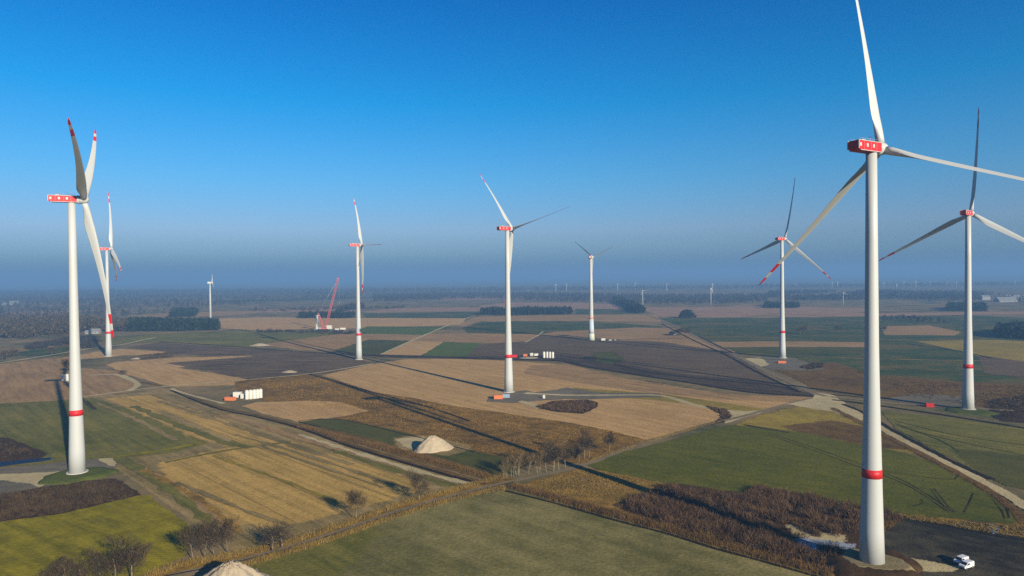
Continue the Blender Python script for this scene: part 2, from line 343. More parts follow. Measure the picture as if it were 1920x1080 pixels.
# --- middle distance
field('stubble_field', [(600, 706), (660, 691), (700, 683), (760, 674), (850, 673), (960, 677), (1060, 684), (1160, 708), (1300, 731), (1400, 744), (1525, 742), (1500, 751), (1410, 772), (1350, 790), (1240, 820), (1100, 800), (850, 765), (700, 738)], TAN)
field('stubble_field', [(1000, 686), (1060, 684), (1160, 708), (1300, 731), (1400, 744), (1525, 743), (1490, 754), (1350, 748), (1200, 733), (1080, 716), (985, 700)], TANB, amp=2.5)
field('peat_strip', [(640, 663), (720, 665), (872, 669), (945, 668), (1050, 664), (1130, 675), (1250, 699), (1440, 717), (1505, 735), (1530, 743), (1500, 743), (1400, 734), (1300, 719), (1200, 705), (1100, 689), (1050, 678), (945, 674), (872, 673), (720, 670)], PEAT)
field('corn_field', [(440, 716), (500, 708), (590, 702), (620, 709), (700, 736), (770, 746), (850, 762), (960, 777), (1060, 791), (1140, 806), (1212, 824), (1160, 842), (1090, 868), (1000, 872), (960, 862), (890, 846), (800, 823), (740, 809), (690, 800), (640, 786), (560, 770), (450, 738)], CORN)
field('stubble_field', [(455, 762), (480, 755), (580, 752), (640, 755), (688, 771), (640, 781), (560, 791), (500, 777)], TAN)
field('crop_field', [(-80, 770), (0, 760), (100, 752), (165, 745), (320, 731), (400, 765), (480, 783), (560, 805), (640, 835), (720, 860), (800, 884), (905, 912), (760, 950), (600, 1000), (480, 1036), (440, 1032), (400, 1012), (360, 978), (280, 918), (225, 882), (130, 866), (0, 873), (-120, 885)], GREY)
field('crop_field', [(-80, 770), (0, 758), (100, 753), (165, 747), (230, 768), (310, 800), (380, 830), (330, 846), (220, 858), (130, 866), (0, 872), (-120, 885)], GREENL, amp=3)
field('stubble_field', [(205, 748), (270, 743), (350, 768), (430, 797), (510, 826), (430, 834), (370, 818), (310, 790), (250, 766)], GOLD, amp=3)
field('stubble_field', [(310, 868), (480, 831), (545, 829), (640, 861), (740, 895), (790, 914), (700, 940), (600, 968), (500, 985), (440, 968), (380, 930), (330, 900)], GOLD, amp=3)
field('verge', [(555, 795), (600, 800), (700, 822), (800, 848), (890, 872), (950, 890), (935, 903), (890, 893), (800, 869), (700, 840), (600, 810)], RUST)
field('crop_field', [(563, 792), (600, 785), (640, 787), (700, 799), (760, 812), (800, 823), (890, 847), (940, 857), (985, 872), (955, 890), (920, 888), (850, 865), (760, 840), (660, 814), (600, 801)], DGREEN)
field('worn_grass', [(742, 822), (790, 818), (860, 832), (878, 842), (840, 853), (790, 848), (755, 838)], GREY, amp=2)
field('worn_grass', [(745, 824), (790, 820), (800, 835), (780, 842), (760, 836)], TRACK, amp=1.5)
# around the turbine with the pad in the middle
field('meadow', [(1075, 727), (1150, 733), (1240, 739), (1340, 753), (1440, 768), (1405, 777), (1320, 762), (1230, 750), (1100, 742)], OCHRE)
field('stubble_field', [(930, 772), (1000, 768), (1060, 776), (1110, 770), (1125, 752), (1230, 754), (1315, 765), (1352, 776), (1340, 790), (1262, 813), (1212, 824), (1140, 806), (1060, 791)], TAN)
field('gravel_pad', [(916, 744), (985, 732), (1000, 736), (1045, 731), (1062, 727), (1108, 734), (1135, 737), (1235, 738), (1242, 744), (1100, 749), (1060, 748), (1000, 752), (960, 756), (914, 753)], GRAVEL)
field('scrub_patch', [(1000, 764), (1040, 752), (1100, 750), (1119, 755), (1116, 765), (1092, 776), (1050, 773)], SCRUBG)
field('scrub_patch', [(1318, 761), (1362, 769), (1375, 780), (1362, 791), (1322, 799), (1350, 786), (1352, 776)], SCRUBG)
strip('gravel_track', [(985, 737), (1060, 741), (1160, 741), (1240, 742), (1300, 759), (1350, 768), (1400, 776)], 5, TRACK)
strip('gravel_track', [(975, 752), (1000, 760), (1010, 766)], 5, TRACK)
field('gravel_junction', [(1340, 767), (1400, 772), (1438, 770), (1385, 785), (1360, 794), (1374, 780), (1362, 771)], TRACK)
# right half
field('rough_field', [(1532, 682), (1565, 679), (1630, 702), (1800, 716), (2000, 722), (2000, 790), (1800, 765), (1650, 745), (1600, 741), (1540, 734), (1480, 705), (1450, 692), (1500, 695)], RUST)
field('gravel_pad', [(1392, 673), (1440, 668), (1490, 672), (1545, 692), (1500, 695), (1450, 693), (1420, 686)], GRAVEL)
field('sandy_pad', [(1396, 672), (1425, 671), (1440, 684), (1425, 688)], TRACK)
field('gravel_pad', [(1660, 750), (1722, 737), (1805, 744), (1830, 765), (1790, 764), (1735, 760)], GRAVEL)
field('rough_field', [(1850, 752), (1920, 742), (2000, 745), (2000, 800), (1880, 790), (1850, 775)], SCRUBG)
field('crop_field', [(1655, 772), (1760, 782), (2000, 815), (2000, 930), (1900, 912), (1860, 897), (1760, 847), (1680, 802)], GREENL)
field('crop_field', [(1795, 845), (1860, 850), (2000, 870), (2000, 930), (1900, 910), (1850, 890)], DGREEN, amp=3)
field('rough_field', [(1385, 797), (1430, 780), (1500, 764), (1560, 771), (1625, 790), (1660, 805), (1720, 850), (1640, 840), (1540, 826), (1450, 806)], OCHRE, amp=2)
field('rough_field', [(1470, 800), (1560, 790), (1640, 806), (1700, 842), (1640, 838), (1550, 826)], RUST, amp=2)
field('wheat_field', [(1100, 872), (1170, 849), (1260, 826), (1340, 804), (1372, 798), (1440, 803), (1500, 811), (1610, 834), (1660, 842), (1720, 857), (1800, 892), (1880, 937), (1915, 978), (1880, 986), (1840, 976), (1700, 972), (1600, 948), (1500, 927), (1440, 915), (1390, 935), (1300, 918), (1240, 905), (1180, 893), (1120, 880)], GREEN)
field('dry_grass', [(962, 914), (1050, 890), (1095, 878), (1140, 886), (1250, 908), (1310, 924), (1450, 958), (1610, 1000), (1620, 1060), (1560, 1078), (1440, 1050), (1250, 996), (1100, 955)], VERGE)
field('scrub_floor', [(1160, 948), (1200, 930), (1260, 908), (1400, 930), (1600, 965), (1690, 972), (1660, 990), (1610, 1045), (1550, 1070), (1400, 1034), (1250, 988)], SCRUBG, amp=2)
field('verge', [(1690, 968), (1800, 978), (1880, 985), (1940, 985), (1960, 1015), (1900, 1008), (1790, 992), (1700, 976)], VERGE, amp=2)
field('hardstand', [(1640, 1030), (1668, 985), (1695, 970), (1800, 990), (1960, 1016), (1990, 1150), (1640, 1150)], HARD)
field('sandy_patch', [(1485, 988), (1540, 990), (1575, 1005), (1570, 1018), (1530, 1012), (1495, 1003)], TRACK, amp=2)
field('sandy_patch', [(1660, 1048), (1700, 1048), (1760, 1058), (1795, 1064), (1780, 1070), (1730, 1070), (1680, 1066)], TRACK, amp=1)
field('ice_patch', [(1508, 1014), (1550, 1018), (1590, 1023), (1575, 1028), (1540, 1034), (1518, 1028)], ICE, amp=2.5)
field('ice_patch', [(1802, 983), (1818, 980), (1825, 986), (1815, 990), (1804, 988)], ICE, amp=.8)
field('ice_patch', [(1852, 984), (1862, 984), (1872, 996), (1866, 1001), (1855, 994)], ICE, amp=.8)
# left bottom
field('gravel_pad', [(-120, 890), (0, 880), (130, 866), (213, 859), (216, 874), (200, 890), (120, 900), (60, 925), (0, 930), (-120, 945)], GRAVEL)
field('sandy_patch', [(-60, 893), (60, 888), (128, 884), (130, 890), (100, 898), (75, 913), (60, 906), (0, 900), (-60, 902)], TRACK, amp=1)
field('sandy_patch', [(185, 861), (210, 860), (214, 874), (205, 872)], TRACK)
field('scrub_floor', [(-120, 950), (0, 930), (75, 916), (150, 905), (212, 900), (258, 930), (120, 964), (0, 981), (-120, 1000)], SCRUBG, amp=1.5)
field('meadow', [(-140, 1004), (0, 980), (120, 964), (256, 931), (276, 930), (320, 964), (368, 996), (345, 1042), (300, 1062), (240, 1090), (180, 1200), (-140, 1200)], OLIVE)
field('scrub_floor', [(-100, 825), (0, 822), (40, 835), (80, 852), (70, 862), (0, 866), (-100, 872)], SCRUBG, amp=2)
field('ditch_water', [(-60, 876), (0, 868), (60, 862), (92, 859), (91, 863), (50, 868), (0, 875), (-60, 884)], WATER, amp=.5)
field('crop_field', [(948, 921), (962, 918), (1040, 941), (1160, 976), (1250, 999), (1340, 1027), (1440, 1054), (1560, 1088), (1700, 1200), (440, 1200), (430, 1090), (490, 1051), (620, 1013), (760, 964), (880, 932)], GREY2)
field('meadow', [(430, 1092), (490, 1052), (600, 1022), (680, 1000), (640, 1040), (600, 1090), (560, 1200), (420, 1200)], GREENL, amp=6)
# verges, roads, ditches
strip('verge', [(240, 1110), (330, 1068), (480, 1040), (620, 999), (760, 951), (880, 918), (960, 897)], 9.5, VERGE)
strip('farm_road', [(230, 1120), (300, 1086), (380, 1068), (480, 1044), (620, 1003), (760, 955), (900, 917), (965, 902), (1090, 874), (1170, 844), (1260, 816), (1320, 797), (1380, 784), (1440, 768), (1500, 752), (1535, 744)], 3.2, ROADM, amp=.1)
strip('wheel_rut', [(300, 1083), (480, 1046), (620, 1005), (760, 957), (900, 919), (965, 904)], .7, DITCH, amp=.3)
strip('ditch', [(948, 921), (1040, 944), (1160, 978), (1250, 1001), (1340, 1029), (1440, 1056), (1560, 1090)], 1.6, DITCH)
strip('verge', [(965, 912), (1040, 934), (1160, 968), (1250, 991), (1340, 1018), (1440, 1046), (1560, 1078)], 5, RUST)
strip('ditch', [(320, 732), (400, 764), (480, 782), (560, 803), (640, 832), (720, 857), (800, 880), (890, 905), (910, 908)], 2.2, DITCH)
strip('verge', [(262, 716), (330, 731), (400, 760), (480, 778), (560, 799), (640, 827), (720, 852), (800, 875), (900, 903)], 2.6, RUST)
strip('ditch', [(575, 701), (640, 719), (700, 736), (780, 757), (850, 779), (880, 790)], 2.2, DITCH)
strip('ditch', [(600, 800), (560, 790), (640, 787), (740, 810), (800, 824), (890, 848)], .9, DITCH)
strip('ditch', [(480, 654), (560, 659), (640, 664), (720, 667), (872, 671), (945, 673)], 4, DITCH)
strip('ditch', [(945, 674), (1050, 677), (1100, 688), (1200, 704), (1300, 719), (1400, 735), (1525, 744)], 4.2, DITCH)
strip('ditch', [(1050, 667), (1130, 679), (1250, 703), (1440, 722), (1500, 736)], 2.6, DITCH)
strip('ditch', [(300, 641), (400, 647), (480, 653)], 4, DITCH)
strip('ditch', [(960, 623), (1060, 632), (1105, 638), (1240, 652), (1370, 662)], 3.4, DITCH)
strip('ditch', [(700, 613), (850, 614), (945, 621), (1000, 626)], 3, DITCH)
field('crop_field', [(1122, 664), (1140, 660), (1156, 672), (1146, 682), (1128, 678)], DGREEN, amp=6)
strip('ditch', [(1105, 640), (1200, 636), (1290, 634)], 3, DITCH)
strip('track', [(1165, 575), (1240, 600), (1300, 629), (1375, 664), (1430, 693), (1500, 726), (1545, 746)], 6, ROADM)
strip('ditch', [(1240, 607), (1300, 638), (1360, 665), (1420, 698), (1500, 735)], 3, DITCH)
strip('ditch', [(1310, 631), (1372, 661)], 3, DITCH)
strip('track', [(1380, 662), (1500, 667), (1640, 673), (1800, 676), (1990, 680)], 2.5, TANB)
strip('ditch', [(1660, 690), (1800, 699), (1990, 712)], 2.5, DGREEN)
strip('ditch', [(1440, 587), (1500, 590), (1600, 596), (1640, 598)], 3, DGREEN)
strip('ditch', [(1700, 645), (1780, 655), (1860, 672)], 3, DITCH)
strip('track', [(715, 665), (772, 639), (840, 610), (872, 598), (890, 592)], 4, TRACK)
strip('track', [(985, 642), (1010, 628), (1018, 622)], 3, TRACK)
strip('track', [(-60, 692), (0, 681), (95, 666), (180, 652), (225, 647), (270, 637), (292, 633)], 5, TRACK)
strip('track', [(160, 744), (250, 732), (320, 724), (440, 714), (590, 700), (700, 682)], 3.5, TRACK, amp=.4)
strip('track', [(170, 704), (215, 702), (245, 712), (258, 722), (240, 734)], 5.5, TRACK)
strip('gravel_track', [(320, 729), (360, 742), (420, 757)], 3, TRACK)
strip('ditch', [(1380, 668), (1440, 674), (1465, 674)], 2.5, DITCH)
field('gravel_junction', [(1530, 736), (1562, 742), (1590, 762), (1628, 784), (1612, 789), (1560, 772), (1500, 763), (1478, 758), (1525, 748)], TRACK)
strip('track', [(1520, 735), (1550, 744), (1600, 748), (1660, 755), (1760, 763), (1900, 770)], 5.5, ROADM)
strip('track', [(1550, 744), (1620, 784), (1660, 808), (1750, 857), (1850, 907), (1920, 948), (1990, 1000)], 5, TRACK, amp=.15)
strip('ditch', [(1580, 758), (1625, 777), (1665, 802), (1750, 848), (1820, 882), (1862, 900)], 3, DITCH)
strip('verge', [(1560, 765), (1640, 806), (1740, 858), (1840, 912), (1900, 955), (1925, 985)], 3.5, RUST)
strip('ditch', [(1560, 750), (1620, 757), (1760, 777), (1920, 803), (2000, 815)], 3.5, DITCH)
strip('ditch', [(1560, 740), (1640, 747)], 2, DITCH)
strip('ditch', [(1695, 969), (1790, 990), (1880, 1008), (1960, 1020)], 1.6, DITCH)
strip('ditch', [(1395, 797), (1440, 805), (1480, 812)], 2.5, SCRUBG)
# streaks left by the machines in the left fields
for px, w, m in [
    ([(250, 762), (330, 795), (420, 828), (470, 840)], 5, GREENL), ([(300, 752), (420, 793), (540, 832), (660, 872)], 4, GREY), ([(420, 778), (540, 815), (660, 852), (790, 895)], 5, TANB),
    ([(560, 815), (680, 853), (790, 886), (880, 908)], 3.0, TRACK), ([(620, 843), (740, 882), (850, 912)], 3.5, GREENL), ([(240, 870), (340, 920), (430, 985)], 4, TANB), ([(225, 860), (300, 905), (400, 985)], 5, GREENL),
    ([(270, 882), (370, 935), (450, 1000)], 3, VERGE), ([(180, 755), (250, 785), (330, 826)], 3, GREY), ([(163, 752), (178, 768)], 1.4, SCRUBG), ([(310, 868), (420, 846), (545, 829)], 2.5, GREENL),
    ([(480, 835), (600, 875), (720, 915)], 2.2, GREY), ([(400, 855), (540, 905), (640, 945)], 2.0, OCHRE), ([(330, 905), (470, 962), (540, 985)], 2.2, GREY), ([(440, 815), (560, 850), (690, 893), (770, 918)], 2.4, GREY),
    ([(300, 772), (380, 806), (430, 828)], 3.5, GREY), ([(210, 858), (300, 846), (380, 830)], 3, OLIVE)]:
    strip('field_streak', px, w, m, amp=.6)
# tyre marks in the wheat and the thin green field
for px in ([(1440, 812), (1540, 845), (1615, 872), (1700, 905), (1790, 962)], [(1440, 816), (1540, 850), (1615, 878), (1700, 910), (1780, 962)],
           [(1746, 918), (1756, 932), (1772, 952), (1788, 962)], [(1752, 917), (1764, 932), (1780, 952), (1796, 962)],
           [(1728, 937), (1732, 944), (1722, 948), (1712, 950)], [(1870, 930), (1888, 955), (1893, 972)], [(1860, 936), (1880, 960), (1885, 974)],
           [(1826, 925), (1815, 950), (1808, 962)], [(1660, 885), (1730, 895), (1790, 900), (1800, 890)]):
    strip('tyre_mark', px, .34, SCRUBG, amp=.5)
for px in ([(1680, 795), (1740, 815), (1850, 840), (2000, 870)], [(1690, 800), (1760, 825), (1800, 848)], [(1680, 790), (1800, 818), (1960, 840)]):
    strip('tyre_mark', px, .9, DGREEN, amp=.4)
for px in ([(1110, 709), (1140, 711)], [(1195, 717), (1245, 722)], [(1210, 714), (1235, 719)], [(1105, 700), (1135, 702)]):
    strip('furrow', px, .9, DITCH, amp=.4)
# ------------------------------------------------------------------ wind turbines
HH = 119.5
def lathe(mb, prof, n=48, mi=0):
    mb.tube([(0, 0, z) for z, d in prof], [d/2 for z, d in prof], n=n, mi=mi)
m_ = MB(); PROF = [(0, 6.7), (10, 6.1), (21, 5.5), (25.1, 5.32), (27.5, 5.2), (32, 4.98), (44, 4.4), (55, 3.95), (63, 3.72), (93, 3.25), (HH-1.4, 2.9)]
lathe(m_, PROF); ME_TOWER = m_.mesh('tower', WHITE)
m_ = MB(); lathe(m_, [(25.1, 5.38), (27.6, 5.26)]); ME_BAND = m_.mesh('red_band', RED)
m_ = MB(); lathe(m_, [(-.6, 8.6), (.35, 8.4), (.5, 8.1)]); ME_FOOT = m_.mesh('foundation_ring', CONCRETE)
m_ = MB()                                                   # nacelle body, seen from the side: y forward
m_.prism([(-10.6, HH-1.55), (-10.6, HH+1.35), (2.0, HH+1.5), (2.6, HH+1.2), (2.6, HH-1.9), (-2.0, HH-2.05), (-9.2, HH-1.9)], -1.9, 1.9, 'x')
ME_NAC = m_.mesh('nacelle', RED, bevel=.12)
m_ = MB()
for sx in (-1, 1):
    m_.box((sx*1.9, -4.0, HH+1.42), (.22, 13.3, .2)); m_.box((sx*1.9, -3.5, HH-1.95), (.22, 12.2, .2))
    m_.box((sx*1.9, -10.62, HH-.1), (.24, .22, 2.9)); m_.box((sx*1.9, 2.6, HH-.25), (.22, .22, 3.1))
for y in (-7.3, -3.4, -.2):
    for sx in (-1, 1): m_.box((sx*1.905, y, HH-.2), (.05, .06, 3.1))
ME_TRIM = m_.mesh('edge_trim', WHITE)
ME_PANEL = []
for sx in (-1, 1):
    for y in (-9.5, -5.6, -2.0):
        m_ = MB(); m_.box((sx*1.93, y, HH-.1), (.06, .95, 1.25)); ME_PANEL.append(m_.mesh('side_panel', WHITE))
m_ = MB()
for sx in (-1.6, 1.6):
    m_.tube([(sx, -9, HH+2.25), (sx, 1.6, HH+2.35)], .05, 5)
    for y in (-9, -6.4, -3.8, -1.2, 1.6): m_.tube([(sx, y, HH+1.3), (sx, y, HH+2.3)], .05, 5)
m_.tube([(0, -.6, HH+1.3), (0, -.6, HH+3.6)], .07, 5); m_.box((0, -.6, HH+3.5), (1.4, .1, .1)); m_.box((0, -6.5, HH+1.75), (2.4, 1.8, .7))
ME_RAIL = m_.mesh('roof_rail', METAL)
m_ = MB(); m_.tube([(0, y, HH-.15+.0875*(y-5.2)) for y in (2.4, 2.7, 3.2, 3.35)], [1.9, 2.12, 2.12, 1.9], 32); ME_RING = m_.mesh('bearing_ring', WHITE)
m_ = MB(); m_.tube([(0, y, HH-.15+.0875*(y-5.2)) for y in (3.3, 3.6, 6.2, 6.9, 7.4, 7.65)], [1.75, 1.95, 1.9, 1.6, 1.0, .25], 28); ME_HUB = m_.mesh('rotor_hub', WHITE)
for me in [ME_NAC, ME_TRIM, ME_RAIL]+ME_PANEL:              # the real housing is lower and shorter than the drawing
    for v in me.vertices: v.co = Vector((v.co.x*.88, v.co.y*.80+.1, HH+(v.co.z-HH)*.80))
for me in (ME_RING, ME_HUB):
    for v in me.vertices: v.co = Vector((v.co.x*.92, v.co.y*.86+.0, HH-.15+(v.co.z-HH+.15)*.92))
def interp(x, T): return float(np.interp(x, [a for a, b in T], [b for a, b in T]))
CH = [(0, 2.3), (.04, 2.3), (.09, 2.9), (.15, 3.7), (.2, 3.95), (.3, 3.55), (.5, 2.55), (.8, 1.55), (.95, 1.0), (.985, .65), (1, .15)]
TH = [(0, 2.3), (.04, 2.3), (.09, 2.0), (.15, 1.5), (.2, 1.2), (.3, .88), (.5, .5), (.8, .25), (1, .04)]
TW = [(0, 16), (.1, 15), (.2, 11), (.4, 6), (.7, 2), (1, 0)]
def blade_mesh(name, RR, pitch, bulge=1.5, ns=40, na=18):
    V = []; Q = []; mi = []; s = RR/63.0
    for i in range(ns+1):
        t = i/ns; t = t**.95; r = 1.6*s+t*(RR-1.6*s); f = r/RR; c = interp(f, CH)*s; th = interp(f, TH)*s; rnd = max(0, min(1, (f-.05)/.12)); rnd = rnd*rnd*(3-2*rnd)
        a = R(pitch+interp(f, TW)); yo = bulge*s*4*f*(1-f)*.7-.3*bulge*s*f*f
        for k in range(na):
            q = 2*math.pi*k/na
            x0 = .5*c*math.cos(q); y0 = .5*th*math.sin(q)                       # circle / ellipse
            xx = (1-math.cos(q))/2; yy = .5*th*2.3*(math.sqrt(max(xx, 0))*1.2-.63*xx-1.0*xx**2+.43*xx**3)*(1 if math.sin(q) >= 0 else -1)
            x1 = c*(.32-xx); y1 = yy*.9                                        # thick nose to the front, thin rear
            x = x0*(1-rnd)+x1*rnd; y = y0*(1-rnd)+y1*rnd
            # x: along the chord, y: thickness.  pitch 0 puts the chord in the rotor plane, 90 along the axis
            x = -x; V.append((x*math.cos(a)+y*math.sin(a), -x*math.sin(a)+y*math.cos(a)+yo, r))
        if i:
            for k in range(na):
                A = (i-1)*na; B = i*na; Q.append((A+k, A+(k+1) % na, B+(k+1) % na, B+k)); fm = ((i-.5)/ns)**.95
                mi.append(1 if (.80 < fm < .875 or fm > .94) else 0)
    me = fast_mesh(name, V, Q, WHITE, True); me.materials.append(RED); me.polygons.foreach_set('material_index', mi)
    bm = bmesh.new(); bm.from_mesh(me); bmesh.ops.holes_fill(bm, edges=[e for e in bm.edges if len(e.link_faces) == 1]); bmesh.ops.recalc_face_normals(bm, faces=bm.faces); bm.to_mesh(me); bm.free()
    return me
TILT = R(5); CONE = R(4)
def blade_matrix(th, hub, cone=CONE, tilt=TILT):
    a = Vector((0, math.cos(tilt), math.sin(tilt))); u = Vector((1, 0, 0)); v = Vector((0, -math.sin(tilt), math.cos(tilt)))
    d = u*math.cos(th)+v*math.sin(th); z = d*math.cos(cone)+a*math.sin(cone); y = a*math.cos(cone)-d*math.sin(cone); x = y.cross(z)
    m = Matrix((x, y, z)).transposed().to_4x4(); m.translation = hub; return m
BLADES = {}
def part(name, me, parent, mat=None):
    o = link(bpy.data.objects.new(name, me), parent)
    if mat: o.matrix_local = mat
    return o
def turbine(px, psi, th, RR, label, pitch=60, H=HH, z=0.0):
    p = G(px[0], px[1], z)
    root = empty('wind_turbine', p, label, 'wind turbine', 'tall white turbines with red nacelles', -R(psi), H/HH)
    tw = part('tower', ME_TOWER, root); part('red_band', ME_BAND, tw); part('foundation_ring', ME_FOOT, root)
    na = part('nacelle', ME_NAC, root)
    part('edge_trim', ME_TRIM, na); part('roof_rail', ME_RAIL, na); part('bearing_ring', ME_RING, na)
    for me in ME_PANEL: part('side_panel', me, na)
    part('rotor_hub', ME_HUB, root)
    if (RR, pitch) not in BLADES: BLADES[RR, pitch] = blade_mesh('blade', RR, pitch)
    for k in range(3): part('blade', BLADES[RR, pitch], root, blade_matrix(R(th+120*k), Vector((0, 4.5, HH-.2))))
    return root
turbine((145, 886), 64, 21, 64, 'big white turbine at the left edge, its base ringed by a green grass mound', H=118.6, z=.9)
turbine((204, 668), 57, 95, 64, 'white turbine half hidden behind the lower blade of the turbine at the left edge')
turbine((673, 674), 63, 118, 61, 'white turbine right of the red crane, one blade straight up and one hanging down', H=118.3)
turbine((954, 735), 51, 11, 61, 'white turbine in the middle on a gravel pad with an orange container at its foot', 68, H=119)
turbine((1467, 671), 58, 78, 62, 'white turbine crossed by the lower left blade of the largest turbine', 22, H=119)
turbine((1635, 1057), 60, 99, 64, 'largest and nearest white turbine, two white vans parked beside its mound', 76, H=118.4, z=1.1)
turbine((1815, 767), 52, 86, 64, 'white turbine at the right edge with a straight upright blade', 34, H=119.2, z=.5)
# older turbine with the tapering concrete tower
p = G(1109, 638); rt = empty('wind_turbine', p, 'white turbine on a tapering concrete tower that widens at its greenish foot', 'wind turbine', None, -R(42))
PALEGREEN = plain('pale_green_paint', (.46, .50, .38), .7, .2, .05); PALEBLUE = plain('pale_blue_paint', (.40, .45, .50), .7, .2, .05); PALERED = plain('faded_red', (.60, .28, .2), .6, .2)
m_ = MB(); lathe(m_, [(0, 8.5), (6, 7.6), (14, 6.6), (28, 5.6), (33, 5.3), (60, 4.5), (106.5, 3.4)], 32); tw = m_.build('tower', rt, WHITE)
m_ = MB(); lathe(m_, [(0, 8.56), (6, 7.68), (9, 7.28)], 32); m_.build('green_foot', tw, PALEGREEN)
m_ = MB(); lathe(m_, [(9.02, 7.28), (14, 6.68), (27.5, 5.7)], 32); m_.build('blue_band', tw, PALEBLUE)
m_ = MB(); lathe(m_, [(28, 5.7), (31, 5.5)], 32); m_.build('red_band', tw, PALERED)
m_ = MB(); m_.tube([(0, y, 108) for y in (-4.5, -4, -2.5, 0, 2, 3)], [.4, 1.4, 2.3, 2.7, 2.4, 2.0], 20); na = m_.build('nacelle', rt, WHITE)
m_ = MB(); m_.tube([(0, y, 108) for y in (-2.9, -1.6)], [2.3, 2.62], 20); m_.build('red_stripe', na, RED)
m_ = MB(); m_.tube([(0, y, 108) for y in (3.0, 4.0, 5.2, 5.8)], [2.0, 1.9, 1.2, .3], 20); m_.build('rotor_hub', rt, WHITE)
ME_B5 = blade_mesh('blade', 36, 14, 1.0); ME_B5.polygons.foreach_set('material_index', [0]*len(ME_B5.polygons))
for k in range(3): part('blade', ME_B5, rt, blade_matrix(R(22+120*k), Vector((0, 4.2, 108)), R(1)))
# small turbines far out on the plain
ME_BS = {}
def small_turbine(x, yb, yh, RR, psi, th, label, group='small turbines far out on the plain'):
    b = G(x, yb); hh = 0
    sc_ = math.hypot(b.x, b.y)
    H = HC+((FW.y*1.0) and 0)-0
    # height of the hub from its place in the picture
    d = FW+CR*((x-960)/F)+CU*((540-yh)/F); H = HC+d.z*(b.y/d.y)
    root = empty('wind_turbine', b, label, 'wind turbine', group, -R(psi))
    w = max(.9, H*.03) if RR > 12 else 1.7
    m = MB(); lathe(m, [(0, w*1.9), (H*.6, w*1.4), (H-w, w)], 10); m.build('tower', root, WHITE)
    m = MB(); m.prism([(-2*w, H-.8*w), (-2*w, H+.8*w), (1.2*w, H+.7*w), (1.2*w, H-.7*w)], -.8*w, .8*w, 'x'); m.build('nacelle', root, WHITE)
    m = MB(); m.tube([(0, 1.2*w, H), (0, 1.9*w, H), (0, 2.5*w, H)], [.75*w, .7*w, .1*w], 10); m.build('rotor_hub', root, WHITE)
    if RR not in ME_BS:
        me = blade_mesh('blade', RR, 45, .3, 12, 8); me.polygons.foreach_set('material_index', [0]*len(me.polygons)); ME_BS[RR] = me
        for v in me.vertices: v.co.x *= 2.6; v.co.y *= 2.6
    for k in range(3): part('blade', ME_BS[RR], root, blade_matrix(R(th+120*k), Vector((0, 1.8*w, H)), R(1), 0))
small_turbine(395, 606, 530, 17, 60, 92, 'slim white turbine rising behind the right end of the dark left wood')
small_turbine(1205, 572, 545, 16, 40, 125, 'small white turbine behind the diagonal row of dark trees')
small_turbine(1333, 571, 541, 16, 70, 55, 'small white turbine left of the tall one crossed by a blade')
small_turbine(1581, 572, 549, 13, 50, 100, 'small white turbine between the two large turbines on the right')
for x, yb, yh, th, lab in [
    (1042, 547, 533, 60, 'tiny hazy turbine left of the concrete towered turbine, left of its pair'),
    (1062, 546, 533, 90, 'tiny hazy turbine nearest on the left to the concrete towered turbine'),
    (1158, 546, 532, 92, 'tiny hazy turbine nearest on the right to the concrete towered turbine'),
    (1191, 544, 531, 88, 'faint hazy turbine just left of the small turbine by the diagonal tree row'),
    (1250, 546, 532, 95, 'tiny hazy turbine standing alone between the two small white turbines in the middle right'),
    (1335.5, 545, 533, 60, 'tiny hazy turbine directly behind the top of a small white turbine'),
    (1560, 541, 529, 85, 'tiny hazy turbine, left of the pair behind the tip of a large dark blade'),
    (1570.5, 540, 529, 95, 'tiny hazy turbine, right of the pair behind the tip of a large dark blade'),
    (1657, 539, 530, 90, 'faint hazy turbine just right of the largest tower'),
    (1681, 541, 533, 50, 'shortest faint turbine on the hazy right horizon'),
    (1694.5, 539, 528, 90, 'faint hazy turbine, third right of the largest tower'),
    (1717, 540, 527, 65, 'clearest tiny turbine on the hazy horizon between the two large right towers'),
    (1744, 538, 528, 95, 'faint hazy turbine in the middle between the two large right towers'),
    (1775, 536, 529, 70, 'faint hazy turbine left of the pair beside the right large tower'),
    (1793, 540, 528, 88, 'tiny hazy turbine just left of the right large tower'),
    (1903, 536, 528, 90, 'faint hazy turbine at the far right edge')]:
    small_turbine(x, yb, yh, 12, 50+(x*7) % 25, th, lab, 'tiny turbines fading into the haze')

